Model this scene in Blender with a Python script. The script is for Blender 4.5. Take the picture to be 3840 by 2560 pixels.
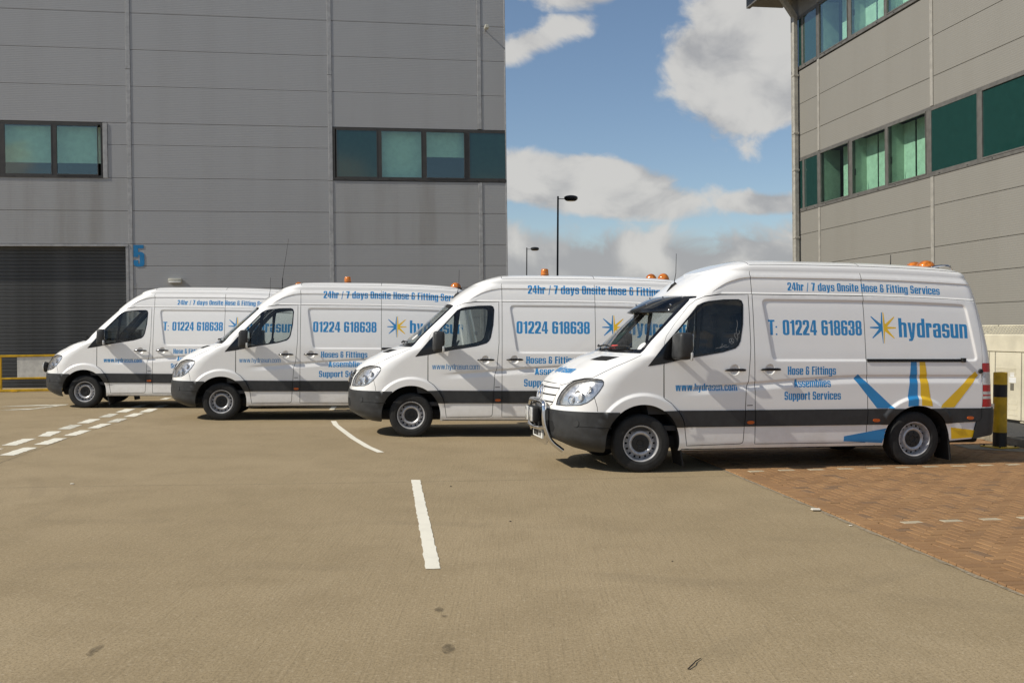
import bpy, bmesh, math, random
import numpy as np
from mathutils import Matrix, Vector
from mathutils.geometry import delaunay_2d_cdt
R = math.radians
random.seed(7); rng = np.random.default_rng(7)
sc = bpy.context.scene
for o in list(bpy.data.objects): bpy.data.objects.remove(o)
COL = sc.collection

# ------------------------------------------------------------------ camera, sky, sun, exposure
cam = bpy.data.objects.new('camera', bpy.data.cameras.new('camera')); COL.objects.link(cam)
cam.data.lens = 35.1; cam.data.sensor_width = 36.0; cam.data.clip_end = 3000; cam.data.clip_start = .05
cam.matrix_world = Matrix.Translation((0, 0, 1.70)) @ Matrix.Rotation(R(90 - .567), 4, 'X') @ Matrix.Rotation(.00597, 4, 'Z')
sc.camera = cam
sc.render.resolution_x = 1024; sc.render.resolution_y = 682
SUN_DIR = Vector((.70, .235, -.64)).normalized()      # direction the light travels
sun = bpy.data.objects.new('sun', bpy.data.lights.new('sun', 'SUN')); COL.objects.link(sun)
sun.data.energy = 4.2; sun.data.angle = R(.53); sun.data.color = (1, .935, .82)
sun.rotation_euler = SUN_DIR.to_track_quat('-Z', 'Y').to_euler(); sun.location = (-20, -8, 30)
ELEV = math.asin(-SUN_DIR.z); AZ = math.atan2(-SUN_DIR.x, -SUN_DIR.y)
sc.view_settings.view_transform = 'Standard'; sc.view_settings.look = 'None'
sc.view_settings.exposure = 0.05; sc.view_settings.gamma = 1.0; sc.view_settings.use_curve_mapping = False

class NT:
    def __init__(s, tree): s.t = tree; s.n = tree.nodes; s.l = tree.links
    def __call__(s, typ, ins=None, **kw):
        nd = s.n.new(typ)
        for k, v in kw.items(): setattr(nd, k, v)
        for k, v in (ins or {}).items():
            i = nd.inputs[k]
            if hasattr(v, 'is_linked') or isinstance(v, bpy.types.NodeSocket): s.l.new(v, i)
            else: i.default_value = v
        return nd
    def math(s, op, a, b=None, c=None, clamp=False):
        nd = s.n.new('ShaderNodeMath'); nd.operation = op; nd.use_clamp = clamp
        for i, v in enumerate((a, b, c)):
            if v is None: continue
            if isinstance(v, bpy.types.NodeSocket): s.l.new(v, nd.inputs[i])
            else: nd.inputs[i].default_value = v
        return nd.outputs[0]
    def mix(s, f, a, b, blend='MIX'):
        nd = s.n.new('ShaderNodeMix'); nd.data_type = 'RGBA'; nd.blend_type = blend; nd.clamp_factor = True
        for i, v in ((0, f), (6, a), (7, b)):
            if isinstance(v, bpy.types.NodeSocket): s.l.new(v, nd.inputs[i])
            elif i == 0: nd.inputs[i].default_value = v
            else: nd.inputs[i].default_value = (*v, 1) if len(v) == 3 else v
        return nd.outputs[2]
    def ramp(s, f, a, b, lo=0., hi=1.):
        nd = s.n.new('ShaderNodeMapRange'); nd.interpolation_type = 'SMOOTHSTEP'; nd.clamp = True
        s.l.new(f, nd.inputs[0])
        for i, v in ((1, a), (2, b), (3, lo), (4, hi)): nd.inputs[i].default_value = v
        return nd.outputs[0]
    def noise(s, vec, scale, detail=4, rough=.55, dist=0.):
        nd = s.n.new('ShaderNodeTexNoise'); nd.inputs['Scale'].default_value = scale
        nd.inputs['Detail'].default_value = detail; nd.inputs['Roughness'].default_value = rough; nd.inputs['Distortion'].default_value = dist
        if vec is not None: s.l.new(vec, nd.inputs['Vector'])
        return nd.outputs[0]
    def mapping(s, vec, loc=(0, 0, 0), rot=(0, 0, 0), scale=(1, 1, 1)):
        nd = s.n.new('ShaderNodeMapping'); s.l.new(vec, nd.inputs[0])
        nd.inputs[1].default_value = loc; nd.inputs[2].default_value = rot; nd.inputs[3].default_value = scale
        return nd.outputs[0]

world = bpy.data.worlds.new('World'); sc.world = world; world.use_nodes = True
w = NT(world.node_tree); w.n.clear()
sky = w('ShaderNodeTexSky', sky_type='NISHITA', sun_disc=False, sun_elevation=ELEV, sun_rotation=AZ, altitude=200, air_density=1.0, dust_density=.35, ozone_density=1.6)
tc = w('ShaderNodeTexCoord')
sep = w('ShaderNodeSeparateXYZ', {0: tc.outputs['Generated']})
az = w.math('ARCTAN2', sep.outputs[0], sep.outputs[1]); el = w.math('ARCSINE', sep.outputs[2])
flat = w('ShaderNodeCombineXYZ', {0: az, 1: w.math('MULTIPLY', el, 1.25)})
fv = flat.outputs[0]
wob = w('ShaderNodeTexNoise', {'Vector': fv, 'Scale': 7.0, 'Detail': 2.0})
warp_ = w('ShaderNodeVectorMath', {0: wob.outputs['Color'], 1: (.5, .5, .5)}, operation='SUBTRACT')
wv = w('ShaderNodeVectorMath', {0: warp_.outputs[0], 'Scale': .10}, operation='SCALE')
pv_ = w('ShaderNodeVectorMath', {0: fv, 1: wv.outputs[0]}, operation='ADD').outputs[0]
def fbm(vec, d=9): return w.noise(vec, 15.0, d, .56)
n1 = fbm(pv_)
n1s = w.noise(pv_, 8.0, 5, .5)
n1b = w.noise(w.mapping(pv_, (-.022, .040, 0)), 8.0, 5, .5)           # the same field a little towards the sun, for the lit side of each billow
big = w.noise(w.mapping(fv, (1.3, .4, 0), (0, 0, 0), (.8, 1.7, 1)), 2.6, 4, .5)
def egg(az0, el0, sa, se, k=0.):
    a = w.math('DIVIDE', w.math('SUBTRACT', az, az0), sa); b = w.math('DIVIDE', w.math('ADD', w.math('SUBTRACT', el, el0), w.math('MULTIPLY', w.math('SUBTRACT', az, az0), k)), se)
    return w.math('SUBTRACT', 1.0, w.math('SQRT', w.math('ADD', w.math('MULTIPLY', a, a), w.math('MULTIPLY', b, b))))
shapes = [w.math('MULTIPLY', egg(.250, .275, .105, .092, -.25), 1.9), egg(.065, .330, .065, .022), w.math('MULTIPLY', egg(.020, .283, .060, .017, -.30), .6), w.math('MULTIPLY', egg(.060, .146, .155, .032, .15), 1.5), egg(.255, .126, .065, .014),
          w.math('MULTIPLY', w.math('SUBTRACT', .110, el), 16.0), w.ramp(big, .44, .64, -.9, .7)]
# scattered cloud of the same kind all round; the clear window ahead is just a gap in it
hole = egg(.13, .225, .20, .17, 0.)
shapes[-1] = w.math('SUBTRACT', shapes[-1], w.math('MULTIPLY', w.math('MAXIMUM', hole, 0.0), 3.0))
m_all = shapes[0]
for e_ in shapes[1:]: m_all = w.math('MAXIMUM', m_all, e_)
dens = w.math('ADD', w.math('MINIMUM', m_all, .9), w.math('MULTIPLY', w.math('SUBTRACT', n1, .5), 1.9))
mask = w.ramp(dens, -.05, .36)
lit = w.math('ADD', w.math('ADD', w.math('MULTIPLY', w.math('SUBTRACT', n1s, n1b), 1.8), w.math('MULTIPLY', w.math('SUBTRACT', n1, .5), 1.4)), w.math('SUBTRACT', w.ramp(dens, .0, 1.0, .60, .72), w.ramp(el, .06, .15, .34, .0)))
ccol = w.mix(w.ramp(lit, .15, .85), (.55, .555, .57), (.92, .905, .87))
SKY_GAIN = .10
bgs = w('ShaderNodeBackground', {'Color': sky.outputs[0], 'Strength': SKY_GAIN})
bgc = w('ShaderNodeBackground', {'Color': ccol, 'Strength': .66})
mx = w('ShaderNodeMixShader', {0: w.math('MULTIPLY', mask, .95), 1: bgs.outputs[0], 2: bgc.outputs[0]})
w('ShaderNodeOutputWorld', {0: mx.outputs[0]})

# ------------------------------------------------------------------ materials
MAT = {}
def new_mat(name):
    m = bpy.data.materials.new(name); m.use_nodes = True; t = NT(m.node_tree); t.n.clear()
    out = t('ShaderNodeOutputMaterial'); MAT[name] = m
    return m, t, out
def simple(name, col, rough=.5, metal=0., coat=0., var=.06, vscale=6., bump=0., bscale=120., spec=.5, emit=None, alpha=None):
    m, t, out = new_mat(name)
    g = t('ShaderNodeNewGeometry'); ob = t('ShaderNodeTexCoord')
    n = t.noise(ob.outputs['Object'], vscale, 5, .6)
    dark = tuple(c * (1 - var * 2) for c in col); lite = tuple(min(1, c * (1 + var)) for c in col)
    c = t.mix(t.ramp(n, .3, .7), dark, lite)
    p = t('ShaderNodeBsdfPrincipled', {'Base Color': c, 'Metallic': metal, 'Coat Weight': coat, 'Coat Roughness': .06, 'Specular IOR Level': spec})
    t.l.new(t.ramp(n, .2, .8, max(.02, rough - .06), min(1, rough + .06)), p.inputs['Roughness'])
    if bump:
        b = t('ShaderNodeBump', {'Height': t.noise(ob.outputs['Object'], bscale, 3, .6), 'Strength': bump, 'Distance': .01})
        t.l.new(b.outputs[0], p.inputs['Normal'])
    if emit: p.inputs['Emission Color'].default_value = (*emit, 1); p.inputs['Emission Strength'].default_value = 1
    t.l.new(p.outputs[0], out.inputs[0]); return m
def glass_mat(name, tint, refl=1.0, ior=1.5, rough=0., dirt=.03):
    m, t, out = new_mat(name)
    lw = t('ShaderNodeLayerWeight', {'Blend': .5}); f0 = ((ior - 1) / (ior + 1)) ** 2
    fr_ = t.math('ADD', t.math('MULTIPLY', t.math('POWER', lw.outputs['Facing'], 5.0), 1 - f0), f0)
    tr = t('ShaderNodeBsdfTransparent', {'Color': (*tint, 1)})
    gl = t('ShaderNodeBsdfGlossy', {'Color': (1, 1, 1, 1), 'Roughness': rough})
    mx = t('ShaderNodeMixShader', {0: t.math('MULTIPLY', fr_, refl, clamp=True), 1: tr.outputs[0], 2: gl.outputs[0]})
    ob = t('ShaderNodeTexCoord')
    df = t('ShaderNodeBsdfDiffuse', {'Color': (.5, .5, .47, 1)})
    mx2 = t('ShaderNodeMixShader', {0: t.ramp(t.noise(ob.outputs['Object'], 5, 5), .3, .8, 0, dirt * 2), 1: mx.outputs[0], 2: df.outputs[0]})
    t.l.new(mx2.outputs[0], out.inputs[0]); return m

def paint_white():
    m, t, out = new_mat('white_paint')
    ob = t('ShaderNodeTexCoord'); s = t('ShaderNodeSeparateXYZ', {0: ob.outputs['Object']})
    n = t.noise(ob.outputs['Object'], 3.5, 6, .65)
    film = t.math('MULTIPLY', t.ramp(s.outputs[2], .25, .75, .55, .06), t.ramp(n, .35, .75))
    c = t.mix(film, (.88, .875, .86), (.64, .60, .53))
    geo = t('ShaderNodeNewGeometry')
    c = t.mix(geo.outputs['Backfacing'], c, (.10, .10, .105))
    p = t('ShaderNodeBsdfPrincipled', {'Base Color': c, 'Coat Weight': .8, 'Coat Roughness': .05})
    t.l.new(t.ramp(n, .2, .8, .28, .42), p.inputs['Roughness'])
    t.l.new(p.outputs[0], out.inputs[0])
paint_white()
simple('dark_plastic', (.030, .031, .032), .48, var=.12, vscale=9, bump=.05, bscale=500)
simple('black_gloss', (.008, .008, .009), .12)
simple('black_rubber', (.014, .014, .014), .75, var=.2, vscale=14)
simple('panel_gap', (.006, .006, .006), .9)
simple('underbody', (.012, .012, .012), .9)
simple('tyre', (.018, .018, .0175), .82, var=.25, vscale=10, bump=.1, bscale=200)
simple('steel_rim', (.55, .55, .56), .36, metal=.35, var=.12, vscale=12)
simple('hub_black', (.016, .017, .018), .5)
simple('chrome', (.75, .75, .76), .07, metal=1., var=.02)
simple('mirror_glass', (.7, .72, .74), .02, metal=1.)
simple('blue_vinyl', (.020, .245, .56), .35, coat=.3, var=.04, vscale=2)
simple('yellow_vinyl', (.88, .55, .012), .35, coat=.3, var=.04, vscale=2)
simple('plate_white', (.75, .75, .72), .4)
simple('red_lens', (.50, .006, .012), .25, coat=.4)
simple('clear_lens', (.62, .62, .60), .08, coat=1., var=.1, vscale=30)
simple('lamp_silver', (.72, .72, .72), .22, metal=.7, var=.1, vscale=25)
simple('amber_marker', (.55, .10, .01), .2, coat=.6)
simple('amber_lens', (.60, .17, .008), .12, coat=1., var=.25, vscale=18)
simple('seat_cloth', (.016, .022, .045), .85, bump=.1)
simple('cab_grey', (.045, .045, .047), .7)
simple('cab_light', (.22, .21, .19), .8)
simple('sticker_white', (.7, .7, .68), .5)
simple('glass_etch', (.22, .23, .24), .5)
simple('sticker_red', (.55, .06, .05), .5)
glass_mat('cab_glass', (.72, .76, .74), .95, 1.5, 0, .02)
glass_mat('lamp_glass', (.93, .93, .93), 1.0, 1.45, 0, .0)
glass_mat('visor_acrylic', (.10, .11, .12), 1.2, 1.5, .02, .02)
glass_mat('office_glass', (.80, .93, .87), 1.5, 1.65, 0, .0)
simple('tinted_glass', (.012, .050, .044), .05, coat=1., var=.05)

def cladding(name, col, rib=.05, streak=.16):
    m, t, out = new_mat(name)
    ob = t('ShaderNodeTexCoord'); oi = t('ShaderNodeObjectInfo'); uv = ob.outputs['Object']
    s = t('ShaderNodeSeparateXYZ', {0: uv})
    wv = t.math('SINE', t.math('MULTIPLY', s.outputs[2], 2 * math.pi / rib))
    n = t.noise(t.mapping(uv, scale=(1.6, 1, .12)), 1.0, 6, .6)
    n2 = t.noise(uv, .5, 4, .5)
    c = t.mix(t.math('MULTIPLY', t.ramp(n, .42, .75), streak), col, tuple(v * .72 for v in (col[0] * 1.0, col[1] * .96, col[2] * .88)))
    c = t.mix(t.ramp(n2, .3, .7, 0, .18), c, tuple(v * .86 for v in col))
    c = t.mix(t.math('MULTIPLY', t.math('SUBTRACT', oi.outputs['Random'], .5), .16), c, tuple(v * .9 for v in col))
    c = t.mix(t.ramp(wv, .4, 1.0, 0, .10), c, tuple(v * .62 for v in col))
    b = t('ShaderNodeBump', {'Height': wv, 'Strength': .16, 'Distance': .004})
    p = t('ShaderNodeBsdfPrincipled', {'Base Color': c, 'Roughness': .55, 'Metallic': .0, 'Normal': b.outputs[0], 'Specular IOR Level': .35})
    t.l.new(p.outputs[0], out.inputs[0])
cladding('cladding_grey', (.365, .372, .382))
cladding('cladding_stained', (.365, .37, .375), .05, .75)
cladding('cladding_silver', (.250, .241, .216), .05, .15)
simple('trim_grey', (.37, .375, .38), .5, var=.1)
simple('trim_silver', (.34, .325, .29), .5, var=.08)
simple('frame_brown', (.050, .047, .043), .5, var=.1)
simple('frame_silver', (.13, .125, .115), .5, var=.1)
simple('shutter_grey', (.060, .064, .066), .55, var=.2, vscale=1.5)
simple('pipe_cream', (.40, .385, .34), .5, var=.1)
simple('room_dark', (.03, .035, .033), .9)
simple('blind', (.80, .84, .76), .8)
simple('reveal', (.55, .60, .52), .8)
simple('yellow_paint', (.64, .385, .008), .45, var=.15, vscale=5)
simple('black_paint', (.012, .012, .012), .5, var=.2)
simple('panel_white', (.66, .65, .60), .6, var=.08)
simple('number_blue', (.010, .20, .46), .4)
simple('lamp_black', (.012, .013, .014), .5)
simple('cream_metal', (.62, .575, .44), .5, var=.07, vscale=2)
simple('cream_dark', (.14, .13, .10), .7)
simple('fixture', (.50, .49, .42), .4)
simple('kerb_concrete', (.25, .215, .155), .9, var=.2, bump=.3, bscale=60)
simple('mortar', (.30, .245, .165), .95, var=.25, vscale=30, bump=.4, bscale=60)
simple('asphalt', (.052, .052, .052), .9, var=.25, vscale=30, bump=.4, bscale=90)
simple('gravel', (.34, .27, .20), .95, var=.3, vscale=25)
simple('sand_bed', (.030, .023, .016), .95, var=.3, vscale=20)
simple('joint_fill', (.085, .068, .046), .95, var=.3)
simple('debris_dark', (.03, .025, .02), .9)
simple('debris_pale', (.7, .66, .56), .8)

def concrete():
    m, t, out = new_mat('concrete')
    ob = t('ShaderNodeTexCoord'); v = ob.outputs['Object']
    big = t.noise(v, .22, 5, .6); mid = t.noise(v, 1.3, 6, .62, .3)
    brush = t.noise(t.mapping(v, rot=(0, 0, R(-8)), scale=(55, 1.6, 1)), 1.0, 3, .6)
    fine = t.noise(v, 62, 4, .85); spk = t.noise(v, 27, 6, .9)
    c = t.mix(t.ramp(big, .3, .7), (.312, .240, .138), (.380, .295, .178))
    c = t.mix(t.ramp(mid, .40, .70, 0, .50), c, (.262, .200, .114))
    c = t.mix(t.ramp(t.noise(v, .6, 5, .7, .6), .55, .8, 0, .5), c, (.41, .328, .208))
    c = t.mix(t.ramp(brush, .48, .80, 0, .42), c, (.205, .156, .088))
    c = t.mix(t.ramp(fine, .45, .64, 0, .75), c, (.165, .126, .068))
    c = t.mix(t.ramp(spk, .52, .68, 0, .65), c, (.52, .43, .30))
    c = t.mix(t.ramp(t.noise(v, 2.6, 6, .75), .67, .78, 0, .55), c, (.19, .155, .11))
    for cx_, cy_, r0, wd in ((-9.5, 8.6, 4.9, .10), (-9.5, 8.6, 5.25, .07), (6.5, 2.0, 6.3, .12), (6.6, 1.7, 4.8, .10), (-2.0, -6.0, 13.2, .16), (-2.2, -6.0, 14.9, .14)):
        dv = t('ShaderNodeVectorMath', {0: v, 1: (cx_, cy_, 0)}, operation='DISTANCE').outputs['Value']
        ring = t.ramp(t.math('ABSOLUTE', t.math('SUBTRACT', dv, r0)), wd * .5, wd, 1.0, 0.0)
        c = t.mix(t.math('MULTIPLY', ring, t.ramp(t.noise(v, .8, 3), .42, .62, 0, .16)), c, (.17, .135, .085))
    h = t.math('ADD', t.math('MULTIPLY', fine, .6), t.math('MULTIPLY', brush, .7))
    b = t('ShaderNodeBump', {'Height': h, 'Strength': .5, 'Distance': .006})
    p = t('ShaderNodeBsdfPrincipled', {'Base Color': c, 'Roughness': .86, 'Normal': b.outputs[0], 'Specular IOR Level': .3})
    t.l.new(p.outputs[0], out.inputs[0])
concrete()
def marking(name, col, wear):
    m, t, out = new_mat(name)
    v = t('ShaderNodeTexCoord').outputs['Object']
    n = t.noise(v, 14, 6, .7); n2 = t.noise(v, 60, 3, .7); n3 = t.noise(v, 2.5, 3)
    k = t.math('ADD', t.math('MULTIPLY', n, .6), t.math('ADD', t.math('MULTIPLY', n2, .25), t.math('MULTIPLY', n3, .25)))
    c = t.mix(t.ramp(k, wear, wear + .10), col, (.27, .235, .17))
    c = t.mix(t.ramp(t.noise(v, 5, 4), .4, .75, 0, .3), c, tuple(x * .78 for x in col))
    p = t('ShaderNodeBsdfPrincipled', {'Base Color': c, 'Roughness': .8, 'Specular IOR Level': .3})
    t.l.new(p.outputs[0], out.inputs[0])
marking('road_white', (.78, .745, .63), .66)
marking('road_worn', (.66, .63, .53), .56)
def brick_mat(name, a, b_, c_):
    m, t, out = new_mat(name)
    oi = t('ShaderNodeObjectInfo'); at = t('ShaderNodeAttribute', attribute_name='tone')
    geo = t('ShaderNodeNewGeometry'); v = geo.outputs['Position']
    k = at.outputs['Fac']
    c = t.mix(t.ramp(k, 0, .6), a, b_); c = t.mix(t.ramp(k, .84, .98, 0, .8), c, c_)
    c = t.mix(t.ramp(t.noise(v, 1.1, 4, .6), .35, .7, 0, .45), c, tuple(x * .72 for x in b_))
    c = t.mix(t.ramp(t.noise(v, 70, 3, .7), .5, .75, 0, .35), c, tuple(x * .5 for x in a))
    c = t.mix(t.ramp(t.noise(v, 9, 4, .7), .55, .8, 0, .4), c, (.30, .22, .14))
    b = t('ShaderNodeBump', {'Height': t.noise(v, 110, 3), 'Strength': .35, 'Distance': .005})
    p = t('ShaderNodeBsdfPrincipled', {'Base Color': c, 'Roughness': .85, 'Normal': b.outputs[0], 'Specular IOR Level': .3})
    t.l.new(p.outputs[0], out.inputs[0])
brick_mat('paving_brick', (.335, .192, .088), (.285, .160, .074), (.190, .122, .072))
brick_mat('paving_pale', (.50, .43, .30), (.46, .39, .27), (.42, .36, .25))

# ------------------------------------------------------------------ mesh helpers
def link(name, me, parent=None):
    o = bpy.data.objects.new(name, me); COL.objects.link(o)
    if parent is not None: o.parent = parent
    return o
def mk(name, V, F, mat, parent=None, N=None, smooth=False):
    me = bpy.data.meshes.new(name); me.from_pydata([tuple(map(float, v)) for v in V], [], [tuple(map(int, f)) for f in F]); me.validate(clean_customdata=False)
    me.materials.append(MAT[mat])
    if smooth or N is not None: me.polygons.foreach_set('use_smooth', [True] * len(me.polygons))
    if N is not None and len(me.vertices) == len(N): me.normals_split_custom_set_from_vertices([tuple(map(float, n)) for n in N])
    me.update(); return link(name, me, parent)
def tag(o, label=None, cat=None, group=None, kind=None):
    for k, v in (('label', label), ('category', cat), ('group', group), ('kind', kind)):
        if v: o[k] = v
    return o
def empty(name, M): 
    o = bpy.data.objects.new(name, None); COL.objects.link(o); o.empty_display_size = .2; o.matrix_world = M; return o
def copy_tree(o, parent=None):
    c = o.copy(); COL.objects.link(c); c.parent = parent
    for ch in o.children: copy_tree(ch, c)
    return c
class MB:
    def __init__(s): s.v = []; s.f = []
    def add(s, V, F):
        b = len(s.v); s.v += [tuple(v) for v in V]; s.f += [tuple(i + b for i in f) for f in F]; return s
    def box(s, x0, x1, y0, y1, z0, z1):
        return s.add([(x0, y0, z0), (x1, y0, z0), (x1, y1, z0), (x0, y1, z0), (x0, y0, z1), (x1, y0, z1), (x1, y1, z1), (x0, y1, z1)],
                     [(0, 3, 2, 1), (4, 5, 6, 7), (0, 1, 5, 4), (1, 2, 6, 5), (2, 3, 7, 6), (3, 0, 4, 7)])
    def rbox(s, x0, x1, y0, y1, z0, z1, r=.01, seg=2):
        bm = bmesh.new(); bmesh.ops.create_cube(bm, size=1)
        for v in bm.verts: v.co = Vector(((x0 + x1) / 2 + v.co.x * (x1 - x0), (y0 + y1) / 2 + v.co.y * (y1 - y0), (z0 + z1) / 2 + v.co.z * (z1 - z0)))
        bmesh.ops.bevel(bm, geom=bm.edges[:] + bm.verts[:], offset=r, segments=seg, affect='EDGES', profile=.5)
        bm.verts.index_update(); s.add([v.co[:] for v in bm.verts], [[v.index for v in f.verts] for f in bm.faces]); bm.free(); return s
    def lathe(s, prof, seg=32, M=None, a0=0, a1=2 * math.pi):
        M = M or Matrix.Identity(4); full = abs(a1 - a0 - 2 * math.pi) < 1e-6; ns = seg if full else seg + 1; V = []
        for r, h in prof:
            for k in range(ns):
                a = a0 + (a1 - a0) * k / seg; V.append((M @ Vector((r * math.cos(a), r * math.sin(a), h)))[:])
        F = []
        for i in range(len(prof) - 1):
            for k in range(seg):
                k2 = (k + 1) % ns; F.append((i * ns + k, i * ns + k2, (i + 1) * ns + k2, (i + 1) * ns + k))
        return s.add(V, F)
    def tube(s, pts, r, seg=10, cap=True):
        pts = [Vector(p) for p in pts]; V = []; n = len(pts); rs = r if isinstance(r, (list, tuple)) else [r] * n
        for i, p in enumerate(pts):
            d = ((pts[i + 1] - p).normalized() if i < n - 1 else Vector()) + ((p - pts[i - 1]).normalized() if i > 0 else Vector())
            d.normalize(); a = d.orthogonal().normalized() if i == 0 else (pa - d * pa.dot(d)).normalized(); pa = a; b = d.cross(a)
            for k in range(seg):
                t = 2 * math.pi * k / seg; V.append((p + (a * math.cos(t) + b * math.sin(t)) * rs[i])[:])
        F = [(i * seg + k, i * seg + (k + 1) % seg, (i + 1) * seg + (k + 1) % seg, (i + 1) * seg + k) for i in range(n - 1) for k in range(seg)]
        if cap: F += [tuple(range(seg - 1, -1, -1)), tuple(range((n - 1) * seg, n * seg))]
        return s.add(V, F)
    def prism(s, poly, axis, a, b):       # poly extruded along axis between a and b
        def q(p, t): return {'x': (t, p[0], p[1]), 'y': (p[0], t, p[1]), 'z': (p[0], p[1], t)}[axis]
        n = len(poly); V = [q(p, a) for p in poly] + [q(p, b) for p in poly]
        return s.add(V, [tuple(range(n))[::-1], tuple(range(n, 2 * n))] + [(i, (i + 1) % n, n + (i + 1) % n, n + i) for i in range(n)])
    def build(s, name, mat, parent=None, smooth=False):
        o = mk(name, s.v, s.f, mat, parent)
        if smooth:
            o.data.polygons.foreach_set('use_smooth', [True] * len(o.data.polygons)); o.data.set_sharp_from_angle(angle=R(38))
        return o
def fixn(o):
    bm = bmesh.new(); bm.from_mesh(o.data); bmesh.ops.recalc_face_normals(bm, faces=bm.faces[:]); bm.to_mesh(o.data); bm.free(); return o

def pchip(xs, ys):
    xs = np.array(xs, float); ys = np.array(ys, float); h = np.diff(xs); d = np.diff(ys) / h; m = np.zeros(len(xs))
    m[0] = d[0]; m[-1] = d[-1]
    for i in range(1, len(xs) - 1):
        if d[i - 1] * d[i] > 0:
            w1 = 2 * h[i] + h[i - 1]; w2 = h[i] + 2 * h[i - 1]; m[i] = (w1 + w2) / (w1 / d[i - 1] + w2 / d[i])
    def f(x):
        x = np.clip(np.asarray(x, float), xs[0], xs[-1]); i = np.clip(np.searchsorted(xs, x) - 1, 0, len(h) - 1); t = (x - xs[i]) / h[i]
        return ys[i] * (1 + 2 * t) * (1 - t) ** 2 + h[i] * m[i] * t * (1 - t) ** 2 + ys[i + 1] * t * t * (3 - 2 * t) + h[i] * m[i + 1] * t * t * (t - 1)
    return f
def sstep(x, a, b):
    t = np.clip((np.asarray(x, float) - a) / (b - a), 0, 1); return t * t * (3 - 2 * t)
def pip(poly, X, Y):
    poly = np.asarray(poly, float); ins = np.zeros(len(X), bool); x1, y1 = poly[-1]
    for x2, y2 in poly:
        c = (y1 > Y) != (y2 > Y)
        if c.any():
            with np.errstate(divide='ignore', invalid='ignore'): ins ^= c & (X < (x2 - x1) * (Y - y1) / ((y2 - y1) or 1e-12) + x1)
        x1, y1 = x2, y2
    return ins
def dense(poly, step, closed=True):
    out = []; n = len(poly)
    for i in range(n if closed else n - 1):
        a = np.array(poly[i]); b = np.array(poly[(i + 1) % n]); k = max(1, int(math.ceil(np.hypot(*(b - a)) / step)))
        out += [tuple(a + (b - a) * j / k) for j in range(k)]
    if not closed: out.append(tuple(poly[-1]))
    return out
def rounded(poly, it=2, closed=True):           # Chaikin corner cutting
    for _ in range(it):
        q = []; n = len(poly)
        for i in range(n):
            a = np.array(poly[i]); b = np.array(poly[(i + 1) % n]); q += [tuple(a * .8 + b * .2), tuple(a * .2 + b * .8)]
        poly = q
    return poly
def strip(line, wd):                            # polyline widened to a thin polygon
    L = [np.array(p, float) for p in line]; A = []; B = []
    for i, p in enumerate(L):
        d = (L[min(i + 1, len(L) - 1)] - L[max(i - 1, 0)]); d /= np.hypot(*d); nrm = np.array([-d[1], d[0]]) * wd / 2
        A.append(tuple(p + nrm)); B.append(tuple(p - nrm))
    return A + B[::-1]
def cdt(loops, pts=(), eps=1e-6):
    V = []; E = []
    for lp in loops:
        b = len(V); V += [Vector(p) for p in lp]; n = len(lp); E += [(b + i, b + (i + 1) % n) for i in range(n)]
    V += [Vector(p) for p in pts]
    vs, es, fs = delaunay_2d_cdt(V, E, [], 0, eps)[:3]
    vs = np.array([v[:] for v in vs]); fs = np.array([f for f in fs if len(f) == 3], int)
    a = vs[fs]; ar = (a[:, 1, 0] - a[:, 0, 0]) * (a[:, 2, 1] - a[:, 0, 1]) - (a[:, 1, 1] - a[:, 0, 1]) * (a[:, 2, 0] - a[:, 0, 0])
    fs = fs[np.abs(ar) > 1e-10]; ar = ar[np.abs(ar) > 1e-10]; fs[ar < 0] = fs[ar < 0][:, ::-1]
    return vs, fs
def sub(vs, fs):
    u, inv = np.unique(fs, return_inverse=True); return vs[u], inv.reshape(-1, 3)

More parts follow.
